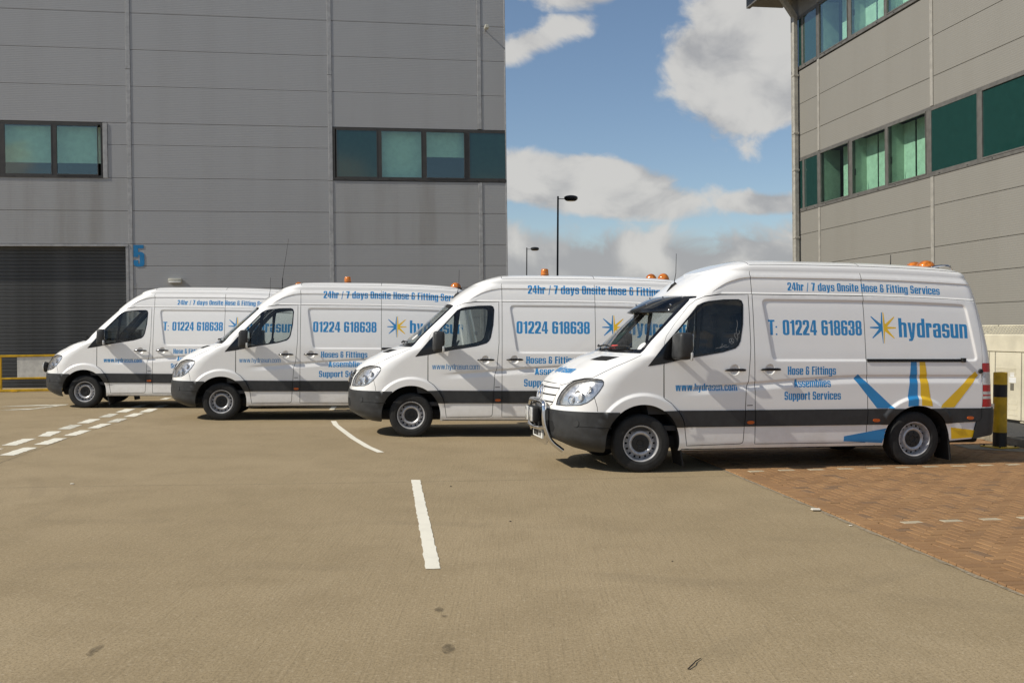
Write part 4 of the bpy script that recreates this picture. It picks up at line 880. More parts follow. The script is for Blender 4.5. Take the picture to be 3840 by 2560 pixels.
MR = Matrix.Translation((-1.05, -.38, .86)) @ Matrix.Rotation(R(-90), 4, 'Y')
rl = MB().lathe([(.001, -.06), (.07, -.05), (.105, -.01), (.112, .03)], 28, MR).build('spot_lamp', 'black_rubber', v1, True)
MB().lathe([(.112, .03), (.118, .032), (.112, .045), (.06, .055), (.001, .058)], 28, MR).build('lamp_lens', 'clear_lens', rl, True)
for v in (v2, v3): MB().rbox(-1.042, -1.036, -.26, .26, .42, .53, .003, 1).build('number_plate', 'plate_white', v)
hull_patch('windscreen_sticker', SY([(.70 + .045 * math.cos(a), 1.60 + .045 * math.sin(a)) for a in np.linspace(0, 2 * math.pi, 20)[:-1]]), 'sticker_white', v3, .001, False, .02, .05, .001)
VP = [(-9.19659, 21.46168, .02727), (-5.45282, 18.71354, .11136), (-1.60685, 15.94739, .07544), (1.59063, 12.06770, .19835)]
VL = ['farthest white hydrasun van, round spot lamp on its nose, parked by the roller shutter', 'white hydrasun van second from the roller shutter, driver seat seen through its window',
      'white hydrasun van parked third from the roller shutter, just behind the nearest van', 'nearest white hydrasun van with chrome bull bar, dark sun visor and coloured rays']
for v, (x, y, t), lb_ in zip((v1, v2, v3, v4), VP, VL):
    v.matrix_world = Matrix.Translation((x - .98 * math.sin(t), y + .98 * math.cos(t), 0)) @ Matrix.Rotation(t, 4, 'Z')
    tag(v, lb_, 'van', 'white liveried vans parked in a row')
# front wheels of the nearest van are turned a little
for c in v4.children:
    if c.name.startswith('wheel') and c.type == 'EMPTY' and abs(c.location.x) < .1: c.rotation_euler.z += R(-7)

# ------------------------------------------------------------------ ground, paving, markings
gr = mk('ground', [(-260, -60, 0), (260, -60, 0), (260, 420, 0), (-260, 420, 0)], [(0, 1, 2, 3)], 'concrete'); tag(gr, kind='structure')
def sheet(name, poly, mat, z=.004, parent=gr, rough=0., step=.08):
    if rough:
        poly = dense(poly, step); poly = [(x + random.uniform(-rough, rough), y + random.uniform(-rough, rough)) for x, y in poly]
    o = mk(name, [(x, y, z) for x, y in poly], [tuple(range(len(poly)))], mat, parent)
    if o.data.polygons and o.data.polygons[0].normal.z < 0: o.data.flip_normals()
    return o
DA = [[(-7.66, 13.45), (-7.46, 13.46), (-7.41, 14.33), (-7.61, 14.28)]]
Ad = [((-7.410, 14.492), (-7.214, 14.503), (-7.351, 15.429), (-7.53, 15.38)), ((-7.490, 15.754), (-7.288, 15.763), (-7.470, 16.568), (-7.665, 16.51)), ((-7.690, 16.893), (-7.480, 16.906), (-7.615, 17.719), (-7.815, 17.676)),
      ((-7.835, 17.981), (-7.640, 18.024), (-7.770, 18.884), (-7.968, 18.83)), ((-7.965, 19.222), (-7.768, 19.288), (-7.890, 20.063), (-8.090, 20.048)), ((-8.100, 20.401), (-7.895, 20.458), (-8.038, 21.330), (-8.245, 21.313)), ((-8.278, 21.668), (-8.077, 21.683), (-8.19, 22.55), (-8.39, 22.54)),
      ((-6.995, 14.62), (-6.800, 14.64), (-6.920, 15.52), (-7.11, 15.49)), ((-6.86, 13.36), (-6.665, 13.37), (-6.785, 14.28), (-6.975, 14.25)), ((-7.28, 13.2), (-7.085, 13.21), (-7.2, 14.12), (-7.395, 14.1)),
      ((-7.129, 15.869), (-6.942, 15.903), (-7.056, 16.754), (-7.235, 16.717)), ((-7.273, 17.099), (-7.088, 17.110), (-7.191, 17.945), (-7.375, 17.918)), ((-7.388, 18.167), (-7.201, 18.243), (-7.320, 19.002), (-7.511, 18.989)),
      ((-7.535, 19.376), (-7.344, 19.426), (-7.455, 20.231), (-7.651, 20.197)), ((-7.640, 20.476), (-7.440, 20.532), (-7.590, 21.430), (-7.789, 21.415)), ((-7.800, 21.705), (-7.605, 21.766), (-7.73, 22.6), (-7.93, 22.56))]
for i, d in enumerate(Ad): sheet('painted_dash', list(d), 'road_worn' if i in (12, 4, 2) else 'road_white', .004, gr, .012)
sheet('painted_dash', [(-8.553, 24.229), (-8.394, 24.242), (-8.475, 24.875), (-8.629, 24.862)], 'road_white', .004, gr, .012)
sheet('painted_line', [(-1.140, 11.378), (-1.040, 11.383), (-.502, 7.132), (-.607, 7.116)], 'road_white', .004, gr, .006)
sheet('painted_line', strip(dense([(-3.345, 18.74), (-3.16, 17.95), (-2.985, 17.36), (-2.505, 15.78), (-2.095, 14.58), (-1.825, 13.94)], .2, False), .098), 'road_white', .004, gr)
sheet('painted_line', [(-3.906, 21.398), (-3.804, 21.406), (-3.921, 22.340), (-4.028, 22.332)], 'road_white', .004, gr, .01)
sheet('painted_arrow', [(-11.117, 21.677), (-10.9, 21.95), (-10.510, 22.309), (-9.987, 22.530), (-9.935, 22.181), (-10.136, 20.949), (-10.644, 20.756), (-10.5, 21.0), (-10.20, 21.25), (-10.10, 22.05), (-10.55, 21.95)], 'road_worn', .004, gr, .02)
def joint(pts, wd, mat='debris_dark', z=.003, jit=.006):
    p = dense(pts, .15, False); p = [(x + random.uniform(-jit, jit), y + random.uniform(-jit, jit)) for x, y in p]; a = strip(p, wd); n = len(p)
    o = mk('slab_joint', [(x, y, z) for x, y in a], [(i, i + 1, 2 * n - 2 - i, 2 * n - 1 - i) for i in range(n - 1)], mat, gr)
    for f in o.data.polygons:
        if f.normal.z < 0: o.data.flip_normals(); break
joint([(-9.0, 10.10), (-5.454, 10.636), (-4.123, 10.840), (-2.257, 11.070), (.070, 11.410), (2.66, 11.86)], .006, 'joint_fill')
joint([(-5.6, 8.0), (-6.473, 12.623), (-7.0, 16.2), (-7.50, 21.9), (-7.8, 26)], .006, 'joint_fill')
joint([(-14.5, 23.85), (-12.44, 24.26), (-10.96, 24.60), (-2, 26.3)], .03, 'joint_fill')
# block paving: herringbone of clay pavers, pale pavers mark the bays
BA = R(12.2); bc, bs = math.cos(BA), math.sin(BA); B0 = np.array([3.687, 12.272])
EA = np.array([2.59, 12.75]); EB = np.array([3.42, 5.9]); ed = (EB - EA) / np.linalg.norm(EB - EA); en = np.array([-ed[1], ed[0]])  # en points to the paving
EA2 = EA - ed * 4.5
def to_w(a, b): return B0 + np.array([bc * a - bs * b, bs * a + bc * b])
pav = mk('block_paving', [(*(EA2 + en * .0), .0015), (*EB, .0015), (9.0, 5.9, .0015), (9.0, 17.2, .0015)], [(0, 1, 2, 3)], 'sand_bed'); tag(pav, kind='structure')
if pav.data.polygons[0].normal.z < 0: pav.data.flip_normals()
G = .0085; H = .018
def brick_geo(L, Wd, h0=.0, h1=H, b=.004):
    a, c = L / 2 - G / 2, Wd / 2 - G / 2
    V = [(-a, -c, h0), (a, -c, h0), (a, c, h0), (-a, c, h0), (-a, -c, h1 - b), (a, -c, h1 - b), (a, c, h1 - b), (-a, c, h1 - b), (-a + b, -c + b, h1), (a - b, -c + b, h1), (a - b, c - b, h1), (-a + b, c - b, h1)]
    F = [(0, 1, 5, 4), (1, 2, 6, 5), (2, 3, 7, 6), (3, 0, 4, 7), (4, 5, 9, 8), (5, 6, 10, 9), (6, 7, 11, 10), (7, 4, 8, 11), (8, 9, 10, 11)]
    return V, F
bl = []       # (x, y, angle, tone, pale)
for i in range(-60, 80):
    for j in range(-80, 60):
        d = (i - j) % 4
        if d == 0: a, b, rot = (i + 1) * .1, (j + .5) * .1, BA
        elif d == 3: a, b, rot = (i + .5) * .1, (j + 1) * .1, BA + math.pi / 2
        else: continue
        p = to_w(a, b); dist = (p - EA2) @ en
        if dist < .150 or p[0] > 7.62 - .075 * (p[1] - 15) or p[1] < 6.0 or p[1] > 16.6: continue
        pale = d == 0 and j in (0, -33)
        bl.append((p[0], p[1], rot, random.random(), pale))
Ltot = np.linalg.norm(EB - EA2)
for k in range(int(Ltot / .1) - 1):
    p = EA2 + ed * (k * .1 + .05) + en * .105; bl.append((p[0], p[1], math.atan2(en[1], en[0]), random.random() * .9, False))
def vis(b): return b[1] > 5.8 and abs(b[0] / b[1]) < .52
bl.sort(key=lambda b: (0 if vis(b) else 1, math.hypot(b[0], b[1])))
TONES = {}
def brick_mesh(tone, pale):
    k = (round(tone * 9), pale)
    if k not in TONES:
        V, F = brick_geo(.2, .1); me = bpy.data.meshes.new('brick'); me.from_pydata(V, [], F); me.materials.append(MAT['paving_pale' if pale else 'paving_brick'])
        at = me.attributes.new('tone', 'FLOAT', 'POINT'); at.data.foreach_set('value', [k[0] / 9] * len(V)); TONES[k] = me
    return TONES[k]
for x, y, r_, t, pale in bl[:300]:
    o = bpy.data.objects.new('brick', brick_mesh(t, pale)); COL.objects.link(o); o.parent = pav
    under = .003 if .110 < (np.array([x, y]) - EA2) @ en < .30 else 0.
    o.location = (x, y, .002 - under + random.uniform(-.0025, .0015)); o.rotation_euler = (random.uniform(-.008, .008), random.uniform(-.008, .008), r_ + random.uniform(-.008, .008))
for pale in (False, True):
    VV = []; FF = []; TT = []; V0, F0 = brick_geo(.2, .1)
    for x, y, r_, t, pl in bl[300:]:
        if pl != pale: continue
        c_, s_ = math.cos(r_ + random.uniform(-.008, .008)), math.sin(r_); dz = random.uniform(-.0025, .0015) - (.003 if .110 < (np.array([x, y]) - EA2) @ en < .30 else 0.); b = len(VV); tl, tm = random.uniform(-.01, .01), random.uniform(-.01, .01)
        VV += [(x + c_ * a - s_ * e, y + s_ * a + c_ * e, .002 + h + dz + tl * a + tm * e) for a, e, h in V0]; FF += [tuple(i + b for i in f) for f in F0]; TT += [t] * len(V0)
    o = mk('brick', VV, FF, 'paving_pale' if pale else 'paving_brick', pav); tag(o, kind='stuff'); at = o.data.attributes.new('tone', 'FLOAT', 'POINT'); at.data.foreach_set('value', TT)
# ragged mortar haunch along the edge of the paving
h_ = dense([tuple(EA2), tuple(EB)], .12, False); hh = [(x - en[0] * random.uniform(.015, .05), y - en[1] * random.uniform(.015, .05)) for x, y in h_] + [(x + en[0] * .012, y + en[1] * .012) for x, y in h_][::-1]
sheet('mortar_edge', hh, 'mortar', .0045, gr)
# kerb, footway, gravel
kd = np.array([.075, -1.0]); kd /= np.linalg.norm(kd); kn = np.array([-kd[1], kd[0]]); K0 = np.array([7.40, 18.6])
kb = empty('kerb', Matrix.Translation((7.6, 15, 0))); tag(kb, kind='structure')
ka = math.atan2(kd[1], kd[0])
for k in range(13):
    p = K0 + kd * (k * .915 + .4575); V, F = brick_geo(.915, .125, 0, .125, .015)
    o = mk('kerb_stone', V, F, 'kerb_concrete', kb); o.matrix_parent_inverse = Matrix.Identity(4); o.location = (p[0] + kn[0] * .0625 - 7.6, p[1] + kn[1] * .0625 - 15, random.uniform(-.004, .004)); o.rotation_euler[2] = ka
def quad3(name, P4, mat, z): o = mk(name, [(x, y, z) for x, y in P4], [(0, 1, 2, 3)], mat); (o.data.flip_normals() if o.data.polygons[0].normal.z < 0 else None); return tag(o, kind='structure')
a = K0 + kn * .12; b = K0 + kd * 12 + kn * .12
quad3('footway', [tuple(a), tuple(b), (10.6, b[1]), (8.95, a[1])], 'asphalt', .115)
quad3('gravel_bed', [(8.7, 18.7), (10.2, 6.5), (11.6, 6.5), (11.6, 22)], 'gravel', .006)
quad3('yard_strip', [(7.38, 18.6), (8.95, 18.6), (8.3, 40), (7.0, 40)], 'asphalt', .006)
# gravel strip by the cabinets
gv = MB()
for k in range(900):
    x = 9.02 + random.random() * .35; y = 16.8 + random.random() * 4.0; x -= (y - 18) * -.0; r_ = random.uniform(.012, .035)
    x0 = 9.27 + (18.14 - y) * .158 - .32 + random.random() * .5
    gv.add([(x0 - r_, y, .007), (x0 + r_ * .3, y - r_, .007), (x0 + r_, y + r_ * .4, .007), (x0, y, .007 + r_)], [(0, 1, 3), (1, 2, 3), (2, 0, 3)])
tag(gv.build('gravel', 'gravel'), 'loose tan gravel lying along the foot of the cream cabinets', 'gravel', kind='stuff')
# specks on the yard: leaves, stones, a twig, oil drips
def blob(x, y, rx, ry, mat, z=.0052, n=14, name='oil_stain'):
    sheet(name, [(x + rx * math.cos(a) * random.uniform(.7, 1.15), y + ry * math.sin(a) * random.uniform(.7, 1.15)) for a in np.linspace(0, 2 * math.pi, n)[:-1]], mat, z, gr)
m, t, out = new_mat('oil'); nz = t.noise(t('ShaderNodeTexCoord').outputs['Object'], 30, 4); tr_ = t('ShaderNodeBsdfTransparent'); df_ = t('ShaderNodeBsdfDiffuse', {'Color': (.12, .10, .072, 1)}); mxx = t('ShaderNodeMixShader', {0: t.ramp(nz, .3, .6, .1, .45), 1: tr_.outputs[0], 2: df_.outputs[0]}); t.l.new(mxx.outputs[0], out.inputs[0])
for x, y, a, b in ((-.437, 6.071, .035, .05), (-.397, 5.94, .018, .025), (-.33, 5.33, .035, .10), (-2.197, 5.262, .025, .10)): blob(x, y, a, b, 'oil')
for x, y in ((-.006, 8.919), (-2.9, 5.6), (1.2, 7.4), (-.66, 10.9)):
    r_ = random.uniform(.010, .018); o = MB().add([(x - r_, y, .004), (x, y - r_ * .6, .004), (x + r_, y + r_ * .3, .004), (x, y + r_ * .7, .004), (x, y, .004 + r_ * .5)], [(0, 1, 4), (1, 2, 4), (2, 3, 4), (3, 0, 4)]).build('dead_leaf', 'debris_dark'); o.parent = gr
o = MB().tube([(.898, 5.02, .006), (.94, 5.09, .012), (.955, 5.13, .008), (.995, 5.19, .006)], [.004, .0035, .003, .002], 5).build('twig', 'debris_dark'); o.parent = gr
for x, y, r_ in ((2.92, 9.55, .045), (3.42, 9.02, .02), (3.0, 8.8, .015), (-4.8, 10.9, .02)):
    o = MB().rbox(x - r_, x + r_, y - r_ * .6, y + r_ * .6, .006, .006 + r_ * .45, r_ * .2, 1).build('pebble', 'debris_pale'); o.parent = gr

# ------------------------------------------------------------------ warehouse (left)
TAU = .0175
def bframe(x, y, a): return Matrix.Translation((x, y, 0)) @ Matrix.Rotation(-TAU, 4, 'Y') @ Matrix.Rotation(a, 4, 'Z')
wl = empty('warehouse', bframe(-13.992, 28.5745, R(9.3)))
tag(wl, 'grey ribbed metal warehouse with dark roller shutter and blue number 5', 'warehouse')
MB().box(-16, 14.0, .10, 24, -.4, 13.9).build('wall_core', 'room_dark', wl) if False else None
core = MB(); 
core.box(-16, -4.05, .10, .30, -.4, 13.9); core.box(-4.05, 2.30, .10, .30, 7.64, 13.9); core.box(-4.05, 2.30, .10, .30, 4.08, 6.0); core.box(2.30, 8.80, .10, .30, 4.08, 13.9); core.box(2.95, 8.80, .10, .30, -.4, 4.07); core.box(8.80, 14.03, .10, .30, 7.66, 13.9); core.box(8.80, 14.03, .10, .30, -.4, 6.04)
core.box(-16, 14.03, 23.8, 24, -.4, 13.9); core.box(-16, -15.8, .3, 23.8, -.4, 13.9); core.box(13.83, 14.03, 1.2, 23.8, -.4, 13.9); core.box(13.83, 14.03, .3, 1.2, -.4, 6.04); core.box(13.83, 14.03, .3, 1.2, 7.66, 13.9)
core.build('wall_core', 'frame_brown', wl)
MB().box(-16.2, 14.2, -.15, 24.2, 13.9, 14.3).build('roof', 'trim_grey', wl)
rows = [13.9, 12.94, 11.88, 10.82, 9.76, 8.70, 7.635, 7.0, 6.045, 5.085, 4.125, 3.49, 2.82, 1.9, .95, -.1]
cols = [(-16, -8.1), (-7.98, 2.935), (3.06, 8.695), (8.815, 13.21), (13.34, 14.075)]
J = .009
def panel(par, x0, x1, z0, z1, mat): return MB().rbox(x0, x1, 0, .09, z0 + J / 2, z1 - J / 2, .006, 1).build('cladding_panel', mat, par)
for ci, (x0, x1) in enumerate(cols):
    for a, b in zip(rows[1:], rows[:-1]):
        if ci in (3, 4) and a >= 6.0 and b <= 7.64:
            continue
        if ci == 1 and b <= 4.13: continue
        if ci == 1 and a >= 6.0 and b <= 7.64: panel(wl, 2.405, x1, a, b, 'cladding_grey'); continue
        if ci in (3, 4, 1) and abs(b - 7.635) < .01: continue
        panel(wl, x0, x1, a, b, 'cladding_stained' if ci in (1, 3) and 4.1 < a < 5.2 else 'cladding_grey')
for x in (-8.04, 2.998, 8.755, 13.275):
    if x > 13: segs = [(7.67, 13.9), (-.1, 6.04)]
    else: segs = [(9.2, 13.9), (6.03, 9.19), (4.13 if x > 2 and x < 4 else 2.9, 6.02), (-.1, 4.12 if 2 < x < 4 else 2.89)]
    for a, b in segs: MB().rbox(x - .06, x + .06, -.013, .04, a, b, .006, 1).build('cover_strip', 'trim_grey', wl)
MB().rbox(2.275, 2.40, -.02, .06, 6.03, 7.62, .006, 1).build('cover_strip', 'trim_grey', wl)
MB().rbox(14.06, 14.095, -.012, .4, -.1, 13.9, .005, 1).build('corner_strip', 'trim_grey', wl)
def window(par, x0, x1, z0, z1, panes, fmat, gmat, blinds=(), depth=.05, proud=.006, room=True, hop=(), rd=2.2, blind_y=.28):
    """one strip window: outer frame, a pane in its own sash for each light, blinds and a room behind"""
    wn = MB(); wn.box(x0, x1, -proud, .10, z1 - .06, z1); wn.box(x0, x1, -proud - .012, .10, z0, z0 + .075)
    wn.box(x0, x0 + .07, -proud, .10, z0 + .075, z1 - .06)
    if panes[-1][1] < x1 - .06: wn.box(x1 - .06, x1, -proud, .10, z0 + .075, z1 - .06)
    wo = wn.build('window', fmat, par)
    for k, (a, b) in enumerate(panes):
        if k: pa = panes[k - 1][1]; MB().box(pa, a, -proud + .002, .10, z0 + .075, z1 - .06).build('mullion', fmat, wo)
        sx = .018; pr = .022 if k in hop else .004
        s = MB(); s.box(a, b, -proud - pr, .02, z1 - .10, z1 - .062); s.box(a, b, -proud - pr, .02, z0 + .077, z0 + .11); s.box(a, a + sx, -proud - pr, .02, z0 + .11, z1 - .10); s.box(b - sx, b, -proud - pr, .02, z0 + .11, z1 - .10); s.build('sash', fmat, wo)
        MB().box(a + sx, b - sx, -proud + .006, -proud + .014, z0 + .11, z1 - .10).build('pane', gmat[k] if isinstance(gmat, list) else gmat, wo)
        for q in range(2): xx = a + (b - a) * (.2 + .6 * q); MB().box(xx - .02, xx + .02, -proud - .022, -proud - .013, z0 + .03, z0 + .045).build('drain_cap', 'black_rubber', wo)
    for a, b, c, d in blinds: MB().box(a, b, blind_y, blind_y + .012, c, d).build('blind', 'blind', wo)
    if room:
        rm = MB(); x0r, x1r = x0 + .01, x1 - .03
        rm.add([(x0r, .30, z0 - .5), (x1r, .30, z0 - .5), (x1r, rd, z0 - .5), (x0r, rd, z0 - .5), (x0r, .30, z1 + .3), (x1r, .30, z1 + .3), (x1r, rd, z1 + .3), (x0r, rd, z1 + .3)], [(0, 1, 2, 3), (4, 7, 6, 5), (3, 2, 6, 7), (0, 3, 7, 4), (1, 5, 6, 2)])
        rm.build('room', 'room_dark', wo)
    return wo
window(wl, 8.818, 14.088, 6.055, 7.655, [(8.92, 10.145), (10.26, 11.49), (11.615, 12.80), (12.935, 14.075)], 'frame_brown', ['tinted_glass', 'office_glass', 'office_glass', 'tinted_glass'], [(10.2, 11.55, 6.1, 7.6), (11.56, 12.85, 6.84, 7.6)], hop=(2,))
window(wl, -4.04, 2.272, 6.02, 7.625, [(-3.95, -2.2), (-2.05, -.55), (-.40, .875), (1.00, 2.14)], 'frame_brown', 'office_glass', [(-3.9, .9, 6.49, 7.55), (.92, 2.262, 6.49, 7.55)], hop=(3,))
# roller shutter of interlocking slats
sh = MB(); sh.box(-8.0, 2.935, -.03, .28, 4.055, 4.12); sh.build('shutter_lintel', 'trim_grey', wl)
sj = MB(); sj.box(2.86, 2.935, -.02, .30, -.1, 4.05); sj.build('shutter_jamb', 'trim_grey', wl)
zz = 4.05
V = [(-8.0, .20, 0), (-8.0, .155, .02), (-8.0, .145, .06), (-8.0, .165, .094), (-8.0, .20, .10)]
me = None
for k in range(42):
    z = 3.95 - k * .1035
    if z < -.4: break
    pr = [(.22, 0), (.166, .002), (.158, .012), (.156, .088), (.164, .1005), (.22, .1015)]
    if me is None:
        mb = MB(); mb.add([(-8.0, a, b) for a, b in pr] + [(2.87, a, b) for a, b in pr], [(i, i + 6, i + 7, i + 1) for i in range(5)]); o = mb.build('shutter_slat', 'shutter_grey', wl); fixn(o); me = o.data
        for f in me.polygons:
            pass
    else: o = link('shutter_slat', me, wl)
    o.location.z = z
MB().box(-8.0, 2.87, .23, .26, -.4, 4.05).build('shutter_back', 'frame_brown', wl)
tv, tf = text_tris(text_loops('5', 0, .30, 0, .63, s=.185, t=.135))
n_ = len(tv); E = {}
for q in tf:
    for a, b in ((q[0], q[1]), (q[1], q[2]), (q[2], q[0])): E[(a, b)] = 1
rim = [(a, b) for a, b in E if (b, a) not in E]
mk('bay_number', [(3.075 + x, -.010, 3.465 + z) for x, z in tv] + [(3.075 + x, -.002, 3.465 + z) for x, z in tv], [tuple(q) for q in tf] + [(b, a, a + n_, b + n_) for a, b in rim], 'number_blue', wl)
fx = MB().rbox(4.05, 4.43, -.16, -.002, 2.99, 3.12, .025, 2).build('wall_light', 'fixture', wl, True); MB().rbox(4.07, 4.41, -.175, -.10, 2.985, 3.03, .012, 2).build('diffuser', 'sticker_white', fx, True)
cm = MB().rbox(13.42, 13.54, -.42, -.18, 10.66, 10.76, .01, 1).build('floodlight', 'fixture', wl, True); MB().tube([(13.48, -.20, 10.70), (13.48, 0, 10.70)], .02, 6).build('bracket', 'trim_grey', cm)
# yellow safety barrier before the shutter
br = empty('safety_barrier', bframe(-13.992, 28.5745, R(9.3)) @ Matrix.Translation((0, -.8, 0))); tag(br, 'yellow framed safety barrier with pale infill panel before the roller shutter', 'barrier')
for a, b in ((.285, .335), (.905, .965)): MB().rbox(-.365, 2.9, -.03, .03, a, b, .008, 1).build('rail', 'yellow_paint', br)
for x in (-.335, 2.87): MB().rbox(x - .03, x + .03, -.029, .029, -.02, .96, .008, 1).build('post', 'yellow_paint', br)
MB().rbox(.10, 2.83, -.012, .012, .337, .903, .003, 1).build('infill_panel', 'panel_white', br)
th = empty('threshold_rail', bframe(-13.689, 26.69, R(9.3))); tag(th, 'low yellow steel rail lying on the ground before the shutter', 'rail')
MB().rbox(-3, 4.2, -.03, .03, .002, .07, .01, 1).build('rail', 'yellow_paint', th)
for k in range(5): MB().rbox(-2.9 + k * 1.6, -2.75 + k * 1.6, -.07, .07, .001, .014, .003, 1).build('foot_plate', 'yellow_paint', th)

# ------------------------------------------------------------------ office block (right)
wr = empty('office_block', bframe(9.3, 30.0, R(-81))); tag(wr, 'silver ribbed office block with green glazed strip windows and downpipe', 'office building')
rr_ = [13.0, 11.58, 9.93, 9.88, 8.85, 7.88, 7.17, 5.50, 4.78, 3.78, 3.08, 2.37, 1.35, .4, -.3]
cols = [(-1.82, -.06), (.06, 5.86), (5.99, 11.8), (11.93, 18)]
for x0, x1 in cols:
    for b, a in zip(rr_[:-1], rr_[1:]):
        if (a, b) in ((9.93, 11.58), (5.50, 7.17)) or b - a < .1: continue
        panel(wr, x0, x1, a, b, 'cladding_silver')
for x in (0, 5.925, 11.865):
    for a, b in ((11.60, 13.0), (7.18, 9.91), (-.3, 5.48)): MB().rbox(x - .06, x + .06, -.022, .04, a, b, .006, 1).build('cover_strip', 'trim_silver', wr)
MB().rbox(-1.87, -1.82, -.01, .3, -.3, 13.0, .004, 1).build('corner_strip', 'trim_silver', wr)
cr = MB(); cr.box(-1.8, 18, .10, .3, -.4, 5.45); cr.box(-1.8, 18, .10, .3, 7.2, 9.9); cr.box(-1.8, 18, .10, .3, 11.6, 13); cr.box(-1.8, -1.6, .9, 14, -.4, 13); cr.box(17.8, 18, .3, 14, -.4, 13); cr.box(-1.8, 18, 13.8, 14, -.4, 13); cr.box(-1.8, -1.6, .3, .9, -.4, 5.45); cr.box(-1.8, -1.6, .3, .9, 7.2, 9.9); cr.box(-1.8, -1.6, .3, .9, 11.6, 13)
cr.build('wall_core', 'frame_silver', wr)
PX = [(-1.76, -1.10), (-1.0, -.10), (.10, 1.83), (2.0, 3.78), (3.92, 5.68), (5.88, 7.70), (7.88, 9.68), (9.86, 11.6), (11.8, 13.6), (13.8, 15.6), (15.8, 17.9)]
og, tg = 'office_glass', 'tinted_glass'
for z0, z1 in ((5.49, 7.175), (9.92, 11.59)):
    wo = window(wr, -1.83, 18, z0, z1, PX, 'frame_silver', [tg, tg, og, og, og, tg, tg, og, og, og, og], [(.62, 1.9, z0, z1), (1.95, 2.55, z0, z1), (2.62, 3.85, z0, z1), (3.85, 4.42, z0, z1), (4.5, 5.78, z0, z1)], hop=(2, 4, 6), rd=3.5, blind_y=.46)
    for x in (.05, 1.92, 3.85, 5.79, 7.8): MB().box(x - .05, x + .05, .101, .62, z0, z1).build('reveal', 'reveal', wo)
    for x in (2.12, 4.02): MB().rbox(x - .012, x + .012, .0, .05, z0 + .62, z0 + .80, .006, 1).build('window_handle', 'black_rubber', wo)
# downpipe in lengths with collars
dp = MB().rbox(-1.42, -1.27, -.19, -.05, -.1, 11.6, .012, 1); 
pw = dp.build('downpipe', 'pipe_cream', wr)
for z in (9.75, 7.95, 6.8, 4.7, 2.6): MB().rbox(-1.435, -1.255, -.205, -.035, z - .03, z + .03, .006, 1).build('pipe_collar', 'pipe_cream', pw)
fixn(MB().prism([(-.19, 11.55), (-.05, 11.60), (-.75, 12.55), (-.90, 12.55)], 'x', -1.42, -1.27).build('pipe_offset', 'pipe_cream', pw))
MB().box(-1.10, -.98, -.06, .0, -.3, 11.5).build('pipe_shadow_gap', 'frame_brown', wr) if False else None
# roof overhang
MB().box(-2.7, 18.5, -1.05, .1, 12.30, 12.40).build('soffit', 'frame_silver', wr); MB().box(-2.75, 18.5, -1.12, -1.0, 12.25, 12.75).build('fascia', 'frame_silver', wr)
MB().box(-3.2, 18.8, -1.6, 14.5, 12.95, 13.2).build('roof', 'trim_silver', wr); MB().box(-3.2, 18.8, -1.62, -1.45, 12.75, 13.2).build('gutter', 'frame_silver', wr); MB().box(-2.72, 18.5, -1.0, 14.2, 12.41, 12.94).build('roof_edge', 'frame_silver', wr)

# ------------------------------------------------------------------ cream cabinets, bollard, lamp posts
def cabinet(u0, u1, label):
    c = empty('equipment_cabinet', Matrix.Translation((9.27, 18.137, .012)) @ Matrix.Rotation(R(-81), 4, 'Z') @ Matrix.Translation((u0, 0, 0))); tag(c, label, 'cabinet', 'cream equipment cabinets')
    L = u1 - u0; MB().rbox(0, L, .03, 1.0, .07, 1.69, .012, 1).build('casing', 'cream_metal', c)
    MB().rbox(.02, L - .02, .0, .028, 1.37, 1.675, .006, 1).build('top_panel', 'cream_metal', c)
    k = 0; x = .03
    for wd in (.16, .16, L - .55, .10):
        MB().rbox(x, x + wd, .0, .028, .12, 1.355, .006, 1).build('door_panel', 'cream_metal', c); x += wd + .025
        MB().box(x - .022, x - .003, .012, .031, .12, 1.355).build('door_gap', 'cream_dark', c)
    for i in range(6): MB().rbox(.42, L - .28, -.006, .002, .95 + i * .022, .958 + i * .022, .002, 1).build('rib', 'cream_metal', c)
    MB().box(.70, 1.08, .018, .035, .01, .11).build('base_opening', 'black_paint', c)
    MB().rbox(.80, 1.0, -.004, .0, .80, .90, .001, 1).build('notice', 'sticker_white', c); MB().rbox(.83, .95, -.003, .0, .91, .99, .001, 1).build('notice', 'sticker_white', c); MB().rbox(.84, .94, -.004, .0, .66, .79, .001, 1).build('notice', 'cream_dark', c)
    for q_ in range(3): MB().rbox(.78, 1.04, -.004, .0, .20 + q_ * .10, .28 + q_ * .10, .004, 1).build('pressed_panel', 'cream_metal', c)
    for x in (.02, L - .12): MB().box(x, x + .10, .05, .95, 0, .07).build('foot', 'cream_dark', c)
    gd = MB()
    for i in range(int(L / .09) + 1): gd.tube([(i * .09, .05, 1.70), (i * .09 + .04, .35, 1.85)], .006, 5)
    for q in range(5): gd.tube([(0, .05 + q * .075, 1.70 + q * .038), (L, .05 + q * .075, 1.70 + q * .038)], .006, 5)
    gd.tube([(0, .36, 1.86), (L, .36, 1.86)], .012, 6); gd.build('top_guard', 'cream_metal', c)
cabinet(-1.16, .12, 'cream metal equipment cabinet with white notices, directly behind the striped bollard'); cabinet(-2.5, -1.2, 'cream metal equipment cabinet farther along the wall, mostly hidden behind the nearest van'); cabinet(.16, 1.5, 'cream metal equipment cabinet nearest the camera, cut by the right edge')
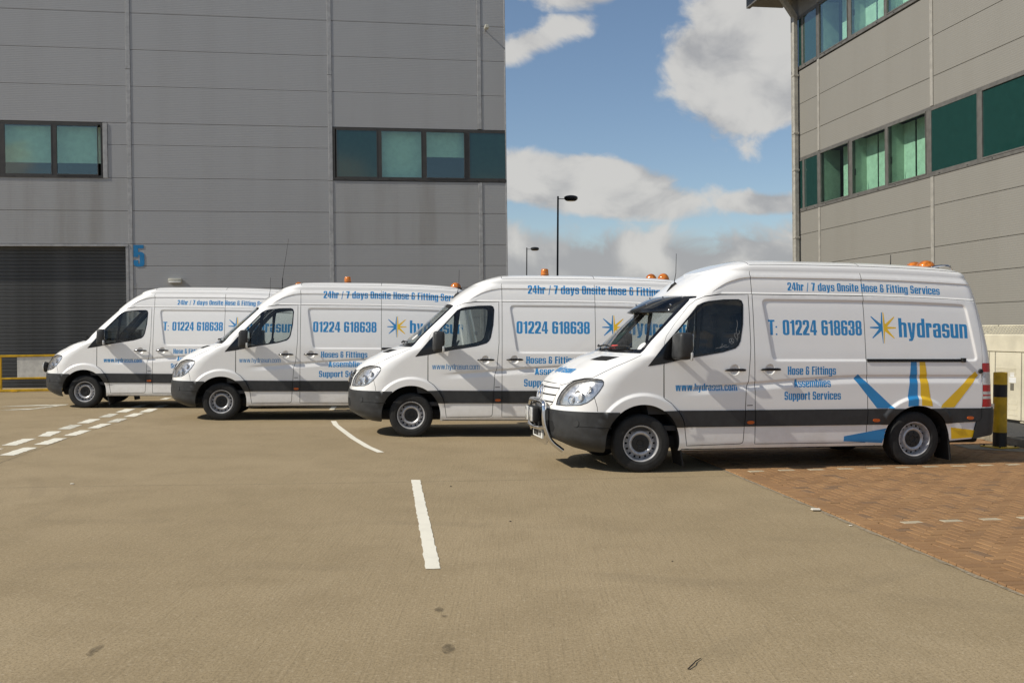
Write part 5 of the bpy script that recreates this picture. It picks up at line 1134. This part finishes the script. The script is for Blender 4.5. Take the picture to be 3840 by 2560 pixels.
bo = empty('bollard', Matrix.Translation((7.27, 14.85, .018))); tag(bo, 'yellow and black striped steel bollard bolted down behind the nearest van', 'bollard')
rb = .097
for a, b, mt, nm in ((.02, .23, 'black_paint', 'black_band'), (.23, .755, 'yellow_paint', 'post'), (.755, .94, 'black_paint', 'black_band'), (.94, 1.11, 'yellow_paint', 'post_top')):
    MB().lathe([(rb, a), (rb, b)], 32).build(nm, mt, bo, True)
MB().lathe([(rb, 1.11), (rb - .01, 1.122), (.001, 1.126)], 32).build('cap', 'yellow_paint', bo, True)
MB().rbox(-.19, .19, -.19, .19, .006, .022, .004, 1).build('base_plate', 'yellow_paint', bo).rotation_euler[2] = .35
for a in range(4): q = .35 + math.pi / 4 + a * math.pi / 2; MB().lathe([(.016, .02), (.016, .045), (.001, .047)], 6, Matrix.Translation((.21 * math.cos(q), .21 * math.sin(q), 0))).build('anchor_bolt', 'black_paint', bo)
mk('concrete_pad', [(6.72, 14.62, .0235), (7.48, 14.22, .0235), (7.58, 15.1, .0235), (6.72, 15.2, .0235)], [(0, 1, 2, 3)], 'kerb_concrete', gr)
def lamp(x, y, h, label):
    o = empty('street_lamp', Matrix.Translation((x, y, 0))); tag(o, label, 'street lamp', 'black lamp posts behind the vans')
    MB().tube([(0, 0, 0), (0, 0, 1.2), (0, 0, 1.25), (0, 0, h)], [.085, .08, .050, .042], 14).build('pole', 'lamp_black', o, True)
    MB().tube([(0, 0, h - .12), (.32, 0, h - .12)], .018, 8).build('arm', 'lamp_black', o, True)
    M = Matrix.Translation((.60, 0, h - .09)) @ Matrix.Diagonal((.68, .5, 1, 1)); MB().lathe([(.001, .135), (.20, .13), (.36, .105), (.46, .06), (.47, .0), (.46, -.04), (.40, -.09), (.30, -.125), (.001, -.14)], 28, M).build('lantern', 'lamp_black', o, True)
    MB().lathe([(.001, -.146), (.20, -.142), (.28, -.134)], 24, M).build('lens', 'clear_lens', o, True)
lamp(2.10, 46.5, 8.0, 'taller looking black lamp post standing nearer, right of the other lamp post'); lamp(1.07, 75.0, 8.0, 'shorter looking black lamp post farther away beside the warehouse edge')
